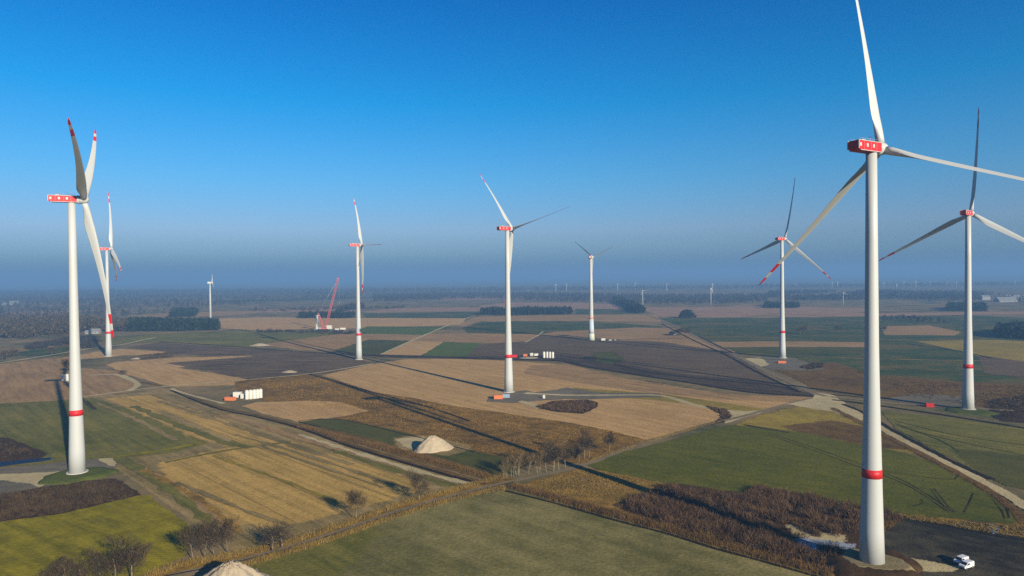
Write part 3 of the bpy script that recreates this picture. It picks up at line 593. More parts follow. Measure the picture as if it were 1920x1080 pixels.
# ------------------------------------------------------------------ earth works
def heap(px, rx, ry, h, name, label, cat, mat, seed, peak=.18, rot=0.0, rough=.05, kind=None, flat=0.0):
    """a poured heap: ridged cone on an uneven footprint"""
    rs = np.random.default_rng(seed); ph = rs.uniform(0, 6.28, 6); V = []; Q = []; nr = 20; na = 56
    for i in range(nr+1):
        t = i/nr
        for k in range(na):
            q = 2*math.pi*k/na
            e = 1+.10*math.sin(2*q+ph[0])+.07*math.sin(3*q+ph[1])+.04*math.sin(7*q+ph[2])+.02*math.sin(13*q+ph[3])
            rr = t*e
            z = h*max(0.0, 1-max(0.0, (t-flat)/(1-flat))**(1.08 if not flat else 1.6))
            z = h*(1-.62*peak-.38*t*t/peak) if (t < peak and not flat) else z
            gully = math.sin(5*q+ph[4]+2*math.sin(2*q))*.5+math.sin(11*q+ph[5]+3*t)*.22
            z += h*rough*gully*math.sin(math.pi*t)*(1 if not flat else .4)+h*rough*.25*rs.normal()*(t < .97)
            if i == nr: z = -.15
            V.append((rx*rr*math.cos(q), ry*rr*math.sin(q), max(z, -.15)))
        if i:
            for k in range(na): A = (i-1)*na; B = i*na; Q.append((A+k, B+k, B+(k+1) % na, A+(k+1) % na))
    me = fast_mesh(name, V, Q, mat, False); setfade(me, [1]*len(V)); b = G(*px); o = link(bpy.data.objects.new(name, me)); o.location = (b.x, b.y, .1); o.rotation_euler = (0, 0, rot)
    return tag(o, label, cat, None, kind)
heap((811, 842), 9.3, 8.5, 7.3, 'sand_pile', 'tall pale sand heap on the dark green field strip', 'sand pile', SAND, 3, rough=.08)
heap((432, 1110), 11.5, 12.0, 8.8, 'sand_pile', 'huge stained pale sand heap cut off by the bottom edge of the picture', 'sand pile', SAND, 8, rough=.09)
heap((487, 648), 12, 8, 3.0, 'sand_pile', 'low grey sand heap on the far olive field left of the crane turbine', 'sand pile', SAND, 12)
heap((543, 698), 8, 4, 1.8, 'sand_pile', 'small flat sand heap at the end of a dark ploughed strip', 'sand pile', SAND, 15)
heap((257, 673), 7, 4, 1.6, 'sand_pile', 'small pale heap on the dark patch beside the half hidden turbine', 'sand pile', SAND, 18)
heap((992, 671), 11, 8, 1.0, 'sand_pile', 'flat pale sand bank next to four white tanks', 'sand pile', SAND, 21)
heap((145, 892), 14.5, 12.5, 1.0, 'grass_mound', None, None, TURF, 31, rough=.04, kind='structure', flat=.7)
heap((1640, 1064), 14, 13.0, 1.9, 'earth_mound', None, None, SCRUBG, 34, rough=.10, kind='structure', flat=.6)
heap((1638, 1062), 9.5, 9.0, 2.0, 'earth_mound', None, None, MOUND, 39, rough=.03, kind='structure', flat=.8)
heap((1818, 771), 14, 13, .7, 'grass_mound', None, None, TURF, 37, rough=.05, kind='structure', flat=.6)

# ------------------------------------------------------------------ tanks, containers, vans, crane
m_ = MB(); m_.tube([(0, 0, z) for z in (0, .15, 6.0, 6.25, 6.4)], [1.32, 1.32, 1.32, 1.1, .35], 20); ME_TANK = m_.mesh('tank_body', TANKW)
m_ = MB()
for z in (.5, 2.2, 4.0, 5.7): m_.tube([(0, 0, z), (0, 0, z+.12)], 1.36, 20)
ME_HOOP = m_.mesh('hoop', METAL)
m_ = MB(); m_.tube([(0, 0, 6.35), (0, 0, 6.7)], .3, 10); ME_LID = m_.mesh('lid', METAL)
def tank(px, label, group, s=1.0):
    r_ = empty('storage_tank', G(*px), label, 'tank', group, random.uniform(0, 6), s)
    part('tank_body', ME_TANK, r_); part('hoop', ME_HOOP, r_); part('lid', ME_LID, r_)
for (x, y), w in zip([(1020, 671), (1026, 671), (1031.2, 671.2), (1036.4, 671.4)], ['leftmost', 'second from the left', 'third from the left', 'rightmost']):
    tank((x, y), 'upright white tank, %s of the four behind the middle turbine' % w, 'four white tanks behind the middle turbine')
for (x, y), w in zip([(463, 748.5), (470, 748), (476.8, 747.3), (482.8, 746.8), (488.6, 746)], ['leftmost', 'second from the left', 'middle one', 'fourth from the left', 'rightmost']):
    tank((x, y), 'upright white tank, %s in the row of five by the orange container' % w, 'row of white tanks on the left site')
tank((118.5, 714), 'upright white tank, the left one showing behind the tower at the left edge', 'white tanks behind the left tower', .85)
tank((126, 714.5), 'upright white tank half hidden by the left tower, right of another', 'white tanks behind the left tower', .95)
def container(px, L, Wd, H, rz, mat, label, cat='container', name='shipping_container'):
    r_ = empty(name, G(*px), label, cat, None, rz)
    m = MB(); m.box((0, 0, H/2+.1), (L, Wd, H))
    n = int(L/.4)
    for i in range(n):                                           # corrugation on both long sides
        x = -L/2+.3+i*(L-.6)/max(1, n-1)
        for sy in (-1, 1): m.box((x, sy*(Wd/2+.02), H/2+.1), (.16, .06, H-.35))
    m.build('shell', r_, mat)
    m = MB()
    for sx in (-1, 1):
        for sy in (-1, 1): m.box((sx*L/2, sy*Wd/2, H/2+.1), (.18, .18, H+.06))
    m.build('corner_post', r_, mat)
    m = MB(); m.box((L/2+.03, -Wd/4, H/2+.1), (.07, Wd/2-.2, H-.3)); m.build('door', r_, mat)
    m = MB(); m.box((L/2+.03, Wd/4, H/2+.1), (.07, Wd/2-.2, H-.3)); m.build('door', r_, mat)
container((934.5, 748), 6, 2.5, 2.6, R(4), ORANGE, 'orange container at the foot of the middle turbine')
container((948, 745.5), 5.6, 2.5, 2.4, R(4), BLUEGREY, 'blue grey container beside the orange one by the middle turbine')
container((432, 751), 7, 2.6, 2.4, R(-10), ORANGE, 'orange container left of the row of five white tanks')
container((1743, 763), 4.2, 2.6, 2.2, R(-15), RED, 'red container on the gravel pad by the right turbine')
container((445.5, 745), 5.2, 3, 3.8, R(5), TANKW, 'square white cabin at the left end of the tank row', 'cabin', 'site_cabin')
container((455.5, 747), 2.4, 2.4, 3.4, R(5), TANKW, 'narrow white cabin between the square cabin and the tank row', 'cabin', 'site_cabin')
container((964, 670), 6, 2.6, 2.6, R(0), RED, 'red container behind the middle turbine tower', 'container')
container((985, 668), 4, 2.4, 2.2, R(0), ORANGE, 'small faded orange container left of the flat sand bank')
container((1131, 638.5), 5, 2.6, 2.8, 0, TANKW, 'white cabin right of the concrete turbine tower', 'cabin', 'site_cabin')
container((1148, 638.5), 9, 2.4, 1.2, 0, CONCRETE, 'low pale block lying right of the white cabin by the concrete tower', 'block', 'concrete_block')
container((616.5, 617), 10, 4, 6.2, 0, TANKW, 'tall white stack of site cabins at the foot of the red crane', 'cabin', 'site_cabin')
container((632, 618.5), 6, 2.5, 2.2, 0, TANKW, 'small white cabin just right of the cabin stack by the crane', 'cabin', 'site_cabin')
container((643, 618), 9, 2.6, 3, R(3), TANKW, 'long white trailer at the right end of the crane site', 'trailer', 'site_trailer')
container((997, 667), 3.2, 2.4, 2.8, 0, TANKW, 'white cabin nearest on the left to the four white tanks', 'cabin', 'site_cabin')
container((1005, 667), 4, 2.4, 2.2, R(10), TANKW, 'lower white cabin between another cabin and the four tanks', 'cabin', 'site_cabin')
container((1020, 747), 1.4, 1.2, 2.3, 0, TANKW, 'small white switch box standing alone on the middle gravel pad', 'switch box', 'switch_box')
container((1466, 681), 7, 3, 2.0, R(-10), ORANGE, 'orange yellow skip at the foot of the turbine left of the largest', 'skip', 'waste_skip')
# two parked vans
def build_van(loc, rz, label):
    r_ = empty('parked_van', loc, label, 'van', 'white vans parked side by side', rz)
    m = MB()
    prof = [(2.2, .35), (2.2, .85), (2.05, 1.05), (1.35, 1.18), (.75, 1.78), (.4, 1.86), (-2.1, 1.86), (-2.2, 1.7), (-2.2, .35)]
    m.prism(prof, -.9, .9, 'y')
    bo = m.build('body', r_, VANW, bevel=.07)
    m = MB(); m.prism([(1.36, 1.22), (.80, 1.77), (.77, 1.74), (1.33, 1.19)], -.74, .74, 'y'); m.build('windscreen', r_, GLASS); 
    # the glass stands a little proud of the body
    r_.children[-1].location = (.045, 0, .045)
    for s in (-1, 1):
        m = MB(); m.prism([(1.05, 1.18), (.72, 1.62), (-.05, 1.64), (-.05, 1.18)], s*.905, s*.925, 'y'); m.build('side_window', r_, GLASS)
        m = MB(); m.box((2.19, s*.62, .78), (.08, .34, .2)); m.build('headlight', r_, METAL)
        m = MB(); m.box((1.0, s*1.0, 1.2), (.12, .2, .2)); m.build('wing_mirror', r_, BLACK)
        for x in (-1.35, 1.4):
            m = MB(); m.tube([(x, s*.72, .33), (x, s*.93, .33)], .33, 16); w = m.build('wheel', r_, BLACK)
            m = MB(); m.tube([(x, s*.93, .33), (x, s*.945, .33)], .19, 12); m.build('hub_cap', w, METAL)
    m = MB(); m.box((2.2, 0, .45), (.12, 1.7, .22)); m.build('bumper', r_, BLACK)
    m = MB(); m.box((2.215, 0, .72), (.04, .7, .12)); m.build('grille', r_, BLACK)
    m = MB(); m.box((-2.2, 0, 1.4), (.05, 1.3, .5)); m.build('rear_window', r_, GLASS)
    return r_
vh = math.atan2(-.42, -.9)
q = G(1812, 1066); build_van((q.x, q.y, LAYER[0]*.8), vh, 'white van parked in front, the nearer of two at the foot of the largest turbine')
q = G(1802, 1057); build_van((q.x, q.y, LAYER[0]*.8), vh, 'white van parked behind the nearer one at the foot of the largest turbine')
# lattice crane with its derrick
def lattice(mb, a, b, w0, w1, n, r):
    a = Vector(a); b = Vector(b); d = (b-a).normalized(); s = Vector((0, 1, 0)); t = d.cross(s).normalized(); C4 = [(1, 1), (1, -1), (-1, -1), (-1, 1)]
    P = []
    for i in range(n+1):
        f = i/n; w = w0*(min(1, f*6)*.8+.2) if f < .17 else w0+(w1-w0)*f
        P.append([a.lerp(b, f)+s*(w/2*c)+t*(w/2*e) for c, e in C4])
    for k in range(4): mb.tube([p[k] for p in P], r, 5)
    for i in range(n):
        for k in range(4): mb.tube([P[i][k], P[i+1][(k+1) % 4]], r*.6, 4); mb.tube([P[i][k], P[i][(k+1) % 4]], r*.5, 4)
b = G(607, 619); cr_ = empty('lattice_crane', b, 'tall red lattice boom crane beside an unfinished white tower', 'crane', None, 0)
m = MB()
for s in (-1, 1): m.prism([(-5, .2), (5, .2), (5.6, .9), (5, 1.7), (-5, 1.7), (-5.6, .9)], s*3.6-.7, s*3.6+.7, 'y')
m.build('crawler_track', cr_, BLACK)
m = MB(); m.box((0, 0, 2.9), (9, 4.5, 2.0)); m.box((3.4, 1.4, 4.2), (2, 1.6, 1.8)); m.build('upper_carriage', cr_, CRANE)
m = MB(); m.box((-5.5, 0, 3.4), (2.5, 5.5, 2.8)); m.build('counterweight', cr_, METAL)
m = MB(); lattice(m, (3, 0, 3.2), (24.5, 0, 83), 2.8, 2.2, 26, .2); m.box((24.8, 0, 84), (3.0, 2.4, 1.8)); m.build('boom', cr_, CRANE)
m = MB(); lattice(m, (0, 0, 3.2), (-9, 0, 28), 2.6, 2.0, 9, .26); m.build('derrick_mast', cr_, CRANE)
m = MB(); m.tube([(-9, .6, 28), (24, .6, 82)], .09, 4); m.tube([(-9, -.6, 28), (24, -.6, 82)], .09, 4); m.tube([(-9, 0, 28), (-5.5, 0, 4.5)], .2, 4); m.build('pendant_cable', cr_, METAL)
m = MB(); m.tube([(26, 0, 83), (26, 0, 45)], .10, 4); m.box((26, 0, 44), (.8, .5, 1.6)); m.build('hook_block', cr_, METAL)
b = G(594.5, 618); st = empty('tower_stub', b, 'unfinished short white turbine tower with a flat work platform on top', 'tower stub')
m = MB(); lathe(m, [(0, 5.4), (2, 5.0), (12, 4.4), (22.2, 3.9)], 20); m.build('tower', st, TANKW)
m = MB(); lathe(m, [(22.2, 6.6), (22.8, 7.0), (23.9, 7.0)], 20); m.build('work_platform', st, TANKW)
m = MB(); lathe(m, [(0, 10), (.5, 10)], 20); m.build('foundation_ring', st, CONCRETE)
# houses far off
def house(px, L, Wd, H, rz, wall, roof, label, cat='house', name='farm_house'):
    r_ = empty(name, G(*px), label, cat, None, rz)
    m = MB(); m.prism([(-Wd/2, 0), (Wd/2, 0), (Wd/2, H), (0, H+Wd*.42), (-Wd/2, H)], -L/2, L/2, 'x'); m.build('wall', r_, wall)
    m = MB()
    for s in (-1, 1):
        m.prism([(s*(Wd/2+.5), H-.4), (s*(Wd/2+.5), H-.1), (0, H+Wd*.42+.35), (0, H+Wd*.42+.05)], -L/2-.5, L/2+.5, 'x')
    m.build('roof', r_, roof)
    m = MB()
    for x in np.linspace(-L/2+1.5, L/2-1.5, max(2, int(L/3))): m.box((x, -Wd/2-.02, H*.5), (1.1, .1, 1.3))
    m.build('window', r_, GLASS)
house((179, 625.5), 14, 9, 4, R(10), HOUSE, GREYROOF, 'white farm house in front of the dark left wood')
house((165, 626), 7, 6, 3, R(10), HOUSE, GREYROOF, 'small white shed left of the farm house by the left wood', 'shed', 'shed')
house((1876, 630), 8, 7, 5, R(15), HOUSE, ROOF, 'white house at the foot of the dark wood on the right edge')
house((1885, 566), 52, 22, 4, R(4), HOUSE, GREYROOF, 'long pale hall far off under the right horizon', 'hall', 'farm_hall')
house((1905, 561), 60, 20, 4, R(-4), HOUSE, GREYROOF, 'second pale hall farther back at the right edge', 'hall', 'farm_hall')
house((1847, 562), 24, 12, 8, R(0), HOUSE, GREYROOF, 'small hazy building left of the pale halls', 'house')
house((28, 569), 34, 14, 4, R(3), HOUSE, GREYROOF, 'pale hall among the forest at the far left', 'hall', 'farm_hall')
house((15, 572), 30, 12, 3.4, R(3), HOUSE, GREYROOF, 'lower pale shed in front of the hall at the far left', 'shed', 'farm_hall')
house((1261, 628), 9, 5, 3, R(35), HOUSE, GREYROOF, 'small white shed left of three dark trees by the track', 'shed', 'shed')
# ------------------------------------------------------------------ vegetation
TWIG = leafmat('alder_twigs', (.034, .026, .017), (.125, .094, .064)); BARK = plain('bark', (.17, .135, .095), .95, .05, .3, 2)
BIRCH = plain('pale_bark', (.21, .175, .125), .9, .05, .25, 1.5); WILLOW = leafmat('pale_twigs', (.06, .045, .025), (.17, .135, .08))
SCRUB = leafmat('scrub_twigs', (.035, .02, .014), (.16, .105, .068)); REED = leafmat('reed_blades', (.11, .075, .03), (.36, .26, .11))
REEDB = leafmat('brown_reed', (.07, .045, .022), (.24, .15, .07)); DARKW = leafmat('dark_wood', (.008, .016, .012), (.035, .045, .028))
GREYW = leafmat('bare_wood', (.025, .022, .02), (.085, .072, .06)); BROWNW = leafmat('brown_wood', (.032, .030, .026), (.068, .058, .048)); DARKSC = leafmat('dark_scrub', (.025, .018, .014), (.11, .08, .055))
STUB = leafmat('stubble_stalks', (.09, .062, .025), (.34, .245, .105))
def quads(C, D, Wd, L, taper=.35):
    """narrow blades: base C, unit direction D, width Wd, length L"""
    n = len(C); A = RNG.normal(size=(n, 3)); Sd = np.cross(D, A); Sd /= np.linalg.norm(Sd, axis=1, keepdims=True)+1e-9
    w = (Wd/2)[:, None]; T = C+D*L[:, None]
    V = np.stack([C-Sd*w, C+Sd*w, T+Sd*w*taper, T-Sd*w*taper], 1).reshape(-1, 3)
    return V, np.arange(4*n).reshape(-1, 4)
def unit(A): return A/(np.linalg.norm(A, axis=1, keepdims=True)+1e-9)
def tree_meshes(seed, h, cw, kind='alder', stems=1):
    rs = random.Random(seed); mb = MB(); ends = []
    cz = h*.60; rz = h*.40; rx = cw/2
    bark = {'alder': BARK, 'birch': BIRCH, 'willow': BIRCH}[kind]; tw = {'alder': TWIG, 'birch': TWIG, 'willow': WILLOW}[kind]
    def grow(p, d, L, r, lev):
        pts = [p]; q = p; dd = d
        for i in range(4):
            dd = (dd+Vector((rs.uniform(-.18, .18), rs.uniform(-.18, .18), rs.uniform(-.03, .16)))).normalized(); q = q+dd*(L/4); pts.append(q)
        mb.tube(pts, [r*(1-.18*i) for i in range(5)], 5 if lev < 2 else 3, cap=lev == 0)
        if lev >= 2: ends.extend(pts[1:]); return
        for k in range(7 if lev == 0 else 5):
            f = rs.uniform(.22, 1.0) if lev == 0 else rs.uniform(.3, 1)
            i = min(3, int(f*4)); a = pts[i].lerp(pts[i+1], f*4-i); th = rs.uniform(0, 6.28); up = rs.uniform(.35, 1.1)
            nd = Vector((math.cos(th), math.sin(th), up)).normalized()
            Ln = (rx*.95 if lev == 0 else rx*.6)*rs.uniform(.7, 1.1)
            grow(a, nd, Ln, r*.45*(1.1-.5*f), lev+1)
    for s in range(stems):
        off = Vector((rs.uniform(-1, 1), rs.uniform(-1, 1), 0))*(.0 if stems == 1 else cw*.16)
        lean = Vector((rs.uniform(-.08, .08), rs.uniform(-.08, .08), 1)).normalized() if stems == 1 else Vector((off.x*.12, off.y*.12, 1)).normalized()
        grow(off, lean, h*rs.uniform(.82, .92), h*.018+.03, 0)
    tr = mb.mesh('trunk', bark)
    E = np.array([tuple(e) for e in ends]); n = int(1500 if kind != 'willow' else 1100)
    if kind != 'willow': n = 1700
    C = E[RNG.integers(0, len(E), n)]+RNG.normal(size=(n, 3))*np.array([.42, .42, .40])*min(1.3, cw/6)
    m_n = n//3; q_ = unit(RNG.normal(size=(m_n, 3)))*(RNG.uniform(.25, 1, m_n)**.45)[:, None]; lump = 1+.16*np.sin(q_[:, :1]*5+seed)*np.cos(q_[:, 1:2]*6)
    C[:m_n] = q_*lump*np.array([cw*.46, cw*.46, h*.37])+np.array([0, 0, h*(.60 if kind == 'alder' else .66)])
    ctr = np.array([0, 0, h*.45]); D = unit(unit(C-ctr)*.8+RNG.normal(size=(n, 3))*.6+np.array([0, 0, .45]))
    V, Q = quads(C, D, RNG.uniform(.05, .12, n), RNG.uniform(.45, 1.15, n)*min(1.2, h/8))
    return tr, fast_mesh('crown', V, Q, tw)
PROTO = {}
def tree(px, h, cw, label, group=None, kind='alder', stems=1, seed=None, name='bare_tree', cat='tree'):
    key = (kind, stems, seed if seed is not None else random.randint(1, 3))
    if key not in PROTO: PROTO[key] = tree_meshes(hash(str(key)) % 1000 if False else sum(map(ord, str(key))), 9.0, 6.5, kind, stems)
    tr, cr = PROTO[key]; b = G(*px); r_ = empty(name, b, label, cat, group, random.uniform(0, 6.28)); r_.scale = (cw/6.5, cw/6.5, h/9.0)
    part('trunk', tr, r_); part('crown', cr, r_)
for px, h, cw, lab in [
    ((668, 975), 9.2, 6.8, 'bare tree beside the farm road, left of the rounder one standing alone'),
    ((787, 940), 9.8, 7.4, 'round crowned bare tree standing alone beside the farm road'),
    ((361, 1052), 9.6, 6.0, 'leftmost bare tree of the row above the stained sand heap'),
    ((383, 1047), 9.8, 6.6, 'bare tree second from the left in the row above the stained sand heap'),
    ((402, 1042), 9.8, 6.4, 'bare tree third from the left in the row above the stained sand heap'),
    ((426, 1036), 9.8, 6.6, 'rightmost bare tree of the row above the stained sand heap'),
    ((246, 1092), 12.2, 9.5, 'tallest reddish bare tree by the yellow green meadow at the bottom left'),
    ((216, 1096), 9.5, 6.0, 'bare tree directly left of the tallest reddish one at the bottom left'),
    ((188, 1098), 8.6, 6.2, 'bare tree in the middle of the bottom left group'),
    ((152, 1108), 7.6, 4.2, 'slender bare tree in a gap of the bottom left group'),
    ((112, 1112), 8.2, 7.4, 'dark round bare tree second from the left at the bottom left'),
    ((84, 1116), 6.8, 5.6, 'lowest bare tree at the left end of the bottom left group')]:
    tree(px, h, cw, lab, 'bare trees along the farm road')
tree((520, 1030), 6.6, 9.0, 'wide sprawling bare bush beside the road at the bottom', None, 'alder', 4, 5, 'bare_bush', 'bush')
for px, h, cw, kind, st, lab in [
    ((948, 897), 7.2, 3.2, 'willow', 3, 'pale thin stemmed tree farthest left at the road bend'),
    ((972, 893), 8.8, 5.0, 'willow', 3, 'pale many stemmed tree at the road bend, left of the tree with fewer stems'),
    ((1010, 888), 8.0, 4.6, 'willow', 2, 'pale wispy tree in the gap between the pale clump and the grey tree'),
    ((1038, 884), 11.2, 7.0, 'birch', 1, 'grey bare tree left of the long tower shadow across the road'),
    ((1048, 882), 9.5, 5.0, 'willow', 1, 'thin pale trunked tree touching the grey bare tree'),
    ((1075, 876), 9.6, 5.2, 'birch', 1, 'slim bare tree standing where the long tower shadow meets the road'),
    ((1096, 861), 11.0, 5.0, 'birch', 1, 'white trunked birch, left of the pair above the road bend'),
    ((1105, 859), 10.5, 4.6, 'birch', 1, 'white trunked birch, right of the pair above the road bend'),
    ((960, 895), 7.6, 3.6, 'willow', 2, 'short pale tree between the two pale clumps at the road bend'),
    ((990, 890), 7.4, 4.4, 'willow', 1, 'thin pale tree right of the many stemmed clump at the road bend'),
    ((1024, 886), 9.4, 5.6, 'birch', 1, 'grey bare tree farthest left of the taller grey ones at the road bend'),
    ((1060, 879), 9.0, 4.8, 'birch', 1, 'grey bare tree between the thin pale trunk and the tree in the tower shadow'),
    ((1086, 867), 8.4, 4.2, 'birch', 1, 'low bare tree just left of the white trunked pair'),
    ((1143, 847), 7.9, 5.4, 'alder', 1, 'purplish round bare tree farthest right at the road bend')]:
    tree(px, h*1.12, cw*1.12, lab, 'trees at the bend of the road', kind, st, 1 if kind != 'willow' else st)
for px, h, cw, lab in [
    ((4, 676), 9, 8, 'dark tree at the very left edge by the pale track'),
    ((13, 671), 8, 8, 'dark tree second from the left edge by the pale track'),
    ((27, 668), 9, 9, 'dark tree third from the left edge by the pale track'),
    ((97, 666), 8.5, 8.5, 'round dark tree standing alone on the small green field'),
    ((125, 698), 11, 8, 'dark bare tree just behind the white tanks at the left tower'),
    ((113, 640), 12, 10, 'dark tree in the hedge left of the left tower'),
    ((232, 703), 4, 6, 'low bush beside the track loop at the left'),
    ((1500, 627), 10, 12, 'dark far tree between the two right middle towers, larger of two'),
    ((1508, 626), 11, 9, 'slim far tree touching a larger dark one'),
    ((1572, 624), 9, 10, 'far dark tree left of the largest tower'),
    ((1656, 624), 9, 9, 'far reddish tree just right of the largest tower'),
    ((1268, 629), 8, 12, 'dark tree by the track, leftmost of three'),
    ((1279, 630), 10, 13, 'dark tree by the track, middle of three'),
    ((1289, 629), 9.5, 10, 'dark tree by the track, rightmost of three')]:
    tree(px, h, cw, lab, None)
def in_poly(P, X, Y):
    ins = np.zeros(len(X), bool); n = len(P)
    for i in range(n):
        x1, y1 = P[i]; x2, y2 = P[(i+1) % n]
        c = ((y1 > Y) != (y2 > Y)) & (X < (x2-x1)*(Y-y1)/((y2-y1) if y2 != y1 else 1e-9)+x1); ins ^= c
    return ins
def sample_poly(px, n):
    P = [(G(*p).x, G(*p).y) for p in px]; A = np.array(P); lo = A.min(0); hi = A.max(0); out = []; got = 0
    while got < n:
        q = RNG.uniform(lo, hi, (n*3, 2)); q = q[in_poly(P, q[:, 0], q[:, 1])]; out.append(q); got += len(q)
        if got == 0 and len(out) > 40: return np.zeros((0, 2))
    return np.concatenate(out)[:n]
def stuff(name, V, Q, mat, label, cat): return tag(link(bpy.data.objects.new(name, fast_mesh(name, V, Q, mat))), label, cat, None, 'stuff')
def thicket(name, px, n, h, stems, mat, label, cat, w=(.06, .15), z0=0.0, clump=1.0, wide=.25):
    P = sample_poly(px, n); n = len(P)
    if clump > 0:                                                # uneven cover: keep more where a slow wave is high
        k = np.sin(P[:, 0]*.21+1)*np.sin(P[:, 1]*.17)+np.sin(P[:, 0]*.07-P[:, 1]*.09)+RNG.normal(size=n)*.7; P = P[k > -.6*clump]; n = len(P)
    H = RNG.uniform(h[0], h[1], n)*RNG.uniform(.75, 1.15, n); B = np.repeat(np.c_[P, np.full(n, z0)], stems, 0); m = len(B); HS = np.repeat(H, stems)
    D = unit(np.c_[RNG.normal(size=(m, 2))*.55, RNG.uniform(.5, 1.2, m)])
    off = np.c_[RNG.normal(size=(m, 2))*wide*HS[:, None], RNG.uniform(0, .35, m)*HS]
    V, Q = quads(B+off, D, RNG.uniform(w[0], w[1], m), HS*RNG.uniform(.35, .8, m), .3)
    return stuff(name, V, Q, mat, label, cat)
thicket('scrub', [(1168, 948), (1200, 932), (1255, 914), (1390, 935), (1590, 975), (1610, 1000), (1500, 1015), (1590, 1040), (1540, 1066), (1400, 1030), (1250, 986)], 760, (1.3, 3.6), 120, SCRUB, 'brown willow scrub spreading left of the largest turbine', 'scrub', wide=.34)
thicket('dry_grass', [(1395, 945), (1425, 950), (1440, 968), (1410, 965)], 500, (.6, 1.3), 12, REED, 'patch of pale grass among the scrub beyond the tower shadow', 'dry grass')
thicket('dry_grass', [(1480, 975), (1530, 985), (1560, 1000), (1500, 996)], 500, (.5, 1.1), 12, REED, 'pale grass beside the sandy patch left of the largest tower', 'dry grass')
thicket('dry_grass', [(1250, 985), (1330, 1005), (1420, 1035), (1400, 1028), (1300, 992)], 500, (.6, 1.4), 12, REED, 'pale grass between the scrub and the golden brown reed belt', 'dry grass')
thicket('scrub', [(1384, 938), (1420, 918), (1500, 929), (1600, 951), (1690, 970), (1655, 986), (1580, 975), (1480, 950)], 260, (1.6, 3.8), 120, SCRUB, 'strip of brown scrub along the lower edge of the bright wheat field', 'scrub', wide=.34)
thicket('scrub', [(-60, 945), (0, 933), (75, 918), (150, 908), (212, 903), (254, 930), (120, 962), (0, 979), (-60, 990)], 900, (.8, 2.2), 70, DARKSC, 'dark brown scrub below the grass mound at the left edge', 'scrub', wide=.34)
thicket('scrub', [(1004, 764), (1040, 754), (1100, 751), (1117, 756), (1114, 765), (1092, 775), (1050, 772)], 700, (.8, 2.0), 30, SCRUB, 'dark scrub oval right of the middle gravel pad', 'scrub', w=(.1, .25))
thicket('scrub', [(1320, 761), (1362, 769), (1374, 780), (1361, 791), (1324, 798), (1350, 786), (1352, 776)], 350, (.6, 1.5), 26, SCRUB, 'dark scrub curve inside the gravel junction', 'scrub', w=(.1, .25))
thicket('scrub', [(236, 673), (270, 666), (310, 662), (338, 664), (320, 670), (270, 674)], 400, (1, 2.2), 24, DARKSC, 'dark scrub patch right of the half hidden turbine', 'scrub', w=(.15, .35))
thicket('scrub', [(1860, 752), (1920, 743), (1990, 745), (1990, 795), (1890, 785), (1855, 772)], 700, (.6, 1.8), 26, DARKSC, 'dark scrub on the bank right of the right turbine', 'scrub', w=(.1, .25))
thicket('scrub', [(1500, 689), (1530, 680), (1545, 682), (1540, 690), (1515, 694)], 250, (1, 2), 24, DARKSC, 'dark scrub beside the turbine left of the largest', 'scrub', w=(.15, .3))
thicket('scrub', [(1640, 975), (1672, 970), (1690, 973), (1668, 990), (1655, 1000)], 180, (1.0, 2.2), 40, REEDB, 'tan scrub behind the largest tower by the hardstand', 'scrub')
thicket('scrub', [(1700, 970), (1800, 980), (1930, 990), (1940, 1010), (1880, 1004), (1790, 989), (1700, 974)], 700, (.4, 1.0), 26, REED, 'rough dry growth between the wheat and the dark hardstand', 'scrub')
thicket('scrub', [(-60, 826), (0, 824), (40, 836), (78, 853), (60, 862), (0, 865), (-60, 870)], 600, (.5, 1.2), 24, DARKSC, 'dark brown growth above the blue ditch at the left edge', 'scrub')
thicket('scrub', [(1660, 715), (1800, 720), (1990, 725), (1990, 760), (1850, 765), (1700, 742)], 1400, (.5, 1.3), 16, REEDB, 'reddish brown rough growth behind the right turbine', 'scrub', w=(.15, .35))
thicket('scrub', [(478, 619), (560, 621), (640, 621), (690, 626), (640, 627), (560, 625), (480, 624)], 260, (2, 5), 30, GREYW, 'loose grey bushes in front of the crane site', 'scrub', w=(.3, .7))
thicket('hedge', [(38, 654), (70, 646), (130, 636), (150, 634), (183, 640), (178, 654), (150, 652), (130, 646), (60, 656)], 520, (3, 8), 34, GREYW, 'grey brown hedge and bushes left of the half hidden turbine', 'hedge', w=(.25, .6))
thicket('hedge', [(460, 582), (480, 579), (760, 574), (760, 578), (480, 585)], 400, (3, 7), 24, GREYW, 'thin grey hedge far behind the crane', 'hedge', w=(.4, .9))
def reed(name, line, width, n, h, mat, label, w=(.05, .12)):
    P = [G(*p) for p in line]; P = [Vector((p.x, p.y, 0)) for p in P]; L = smooth_line(P, 2.0); A = np.array([tuple(p) for p in L])
    i = RNG.integers(0, len(A)-1, n); f = RNG.uniform(0, 1, n)[:, None]; C = A[i]*(1-f)+A[i+1]*f; T = unit(A[i+1]-A[i]); Nn = np.c_[-T[:, 1], T[:, 0], T[:, 2]]
    C = C+Nn*(RNG.normal(size=n)*.32*width)[:, None]; k = np.sin(C[:, 0]*.5)*np.sin(C[:, 1]*.43+1)+RNG.normal(size=n)*.6; C = C[k > -.55]; n = len(C)
    D = unit(np.c_[RNG.normal(size=(n, 2))*.3, np.ones(n)]); V, Q = quads(C, D, RNG.uniform(w[0], w[1], n), RNG.uniform(h[0], h[1], n), .3)
    return stuff(name, V, Q, mat, label, 'reeds')
reed('reeds', [(240, 1104), (330, 1062), (480, 1034), (620, 993), (760, 944), (880, 911), (950, 893)], 3.0, 26000, (.5, 1.5), REED, 'straw coloured reeds along the upper side of the farm road')
reed('reeds', [(400, 1082), (480, 1055), (620, 1013), (760, 964), (880, 930), (945, 916)], 2.2, 22000, (.6, 1.6), REED, 'straw coloured reeds along the lower side of the farm road')
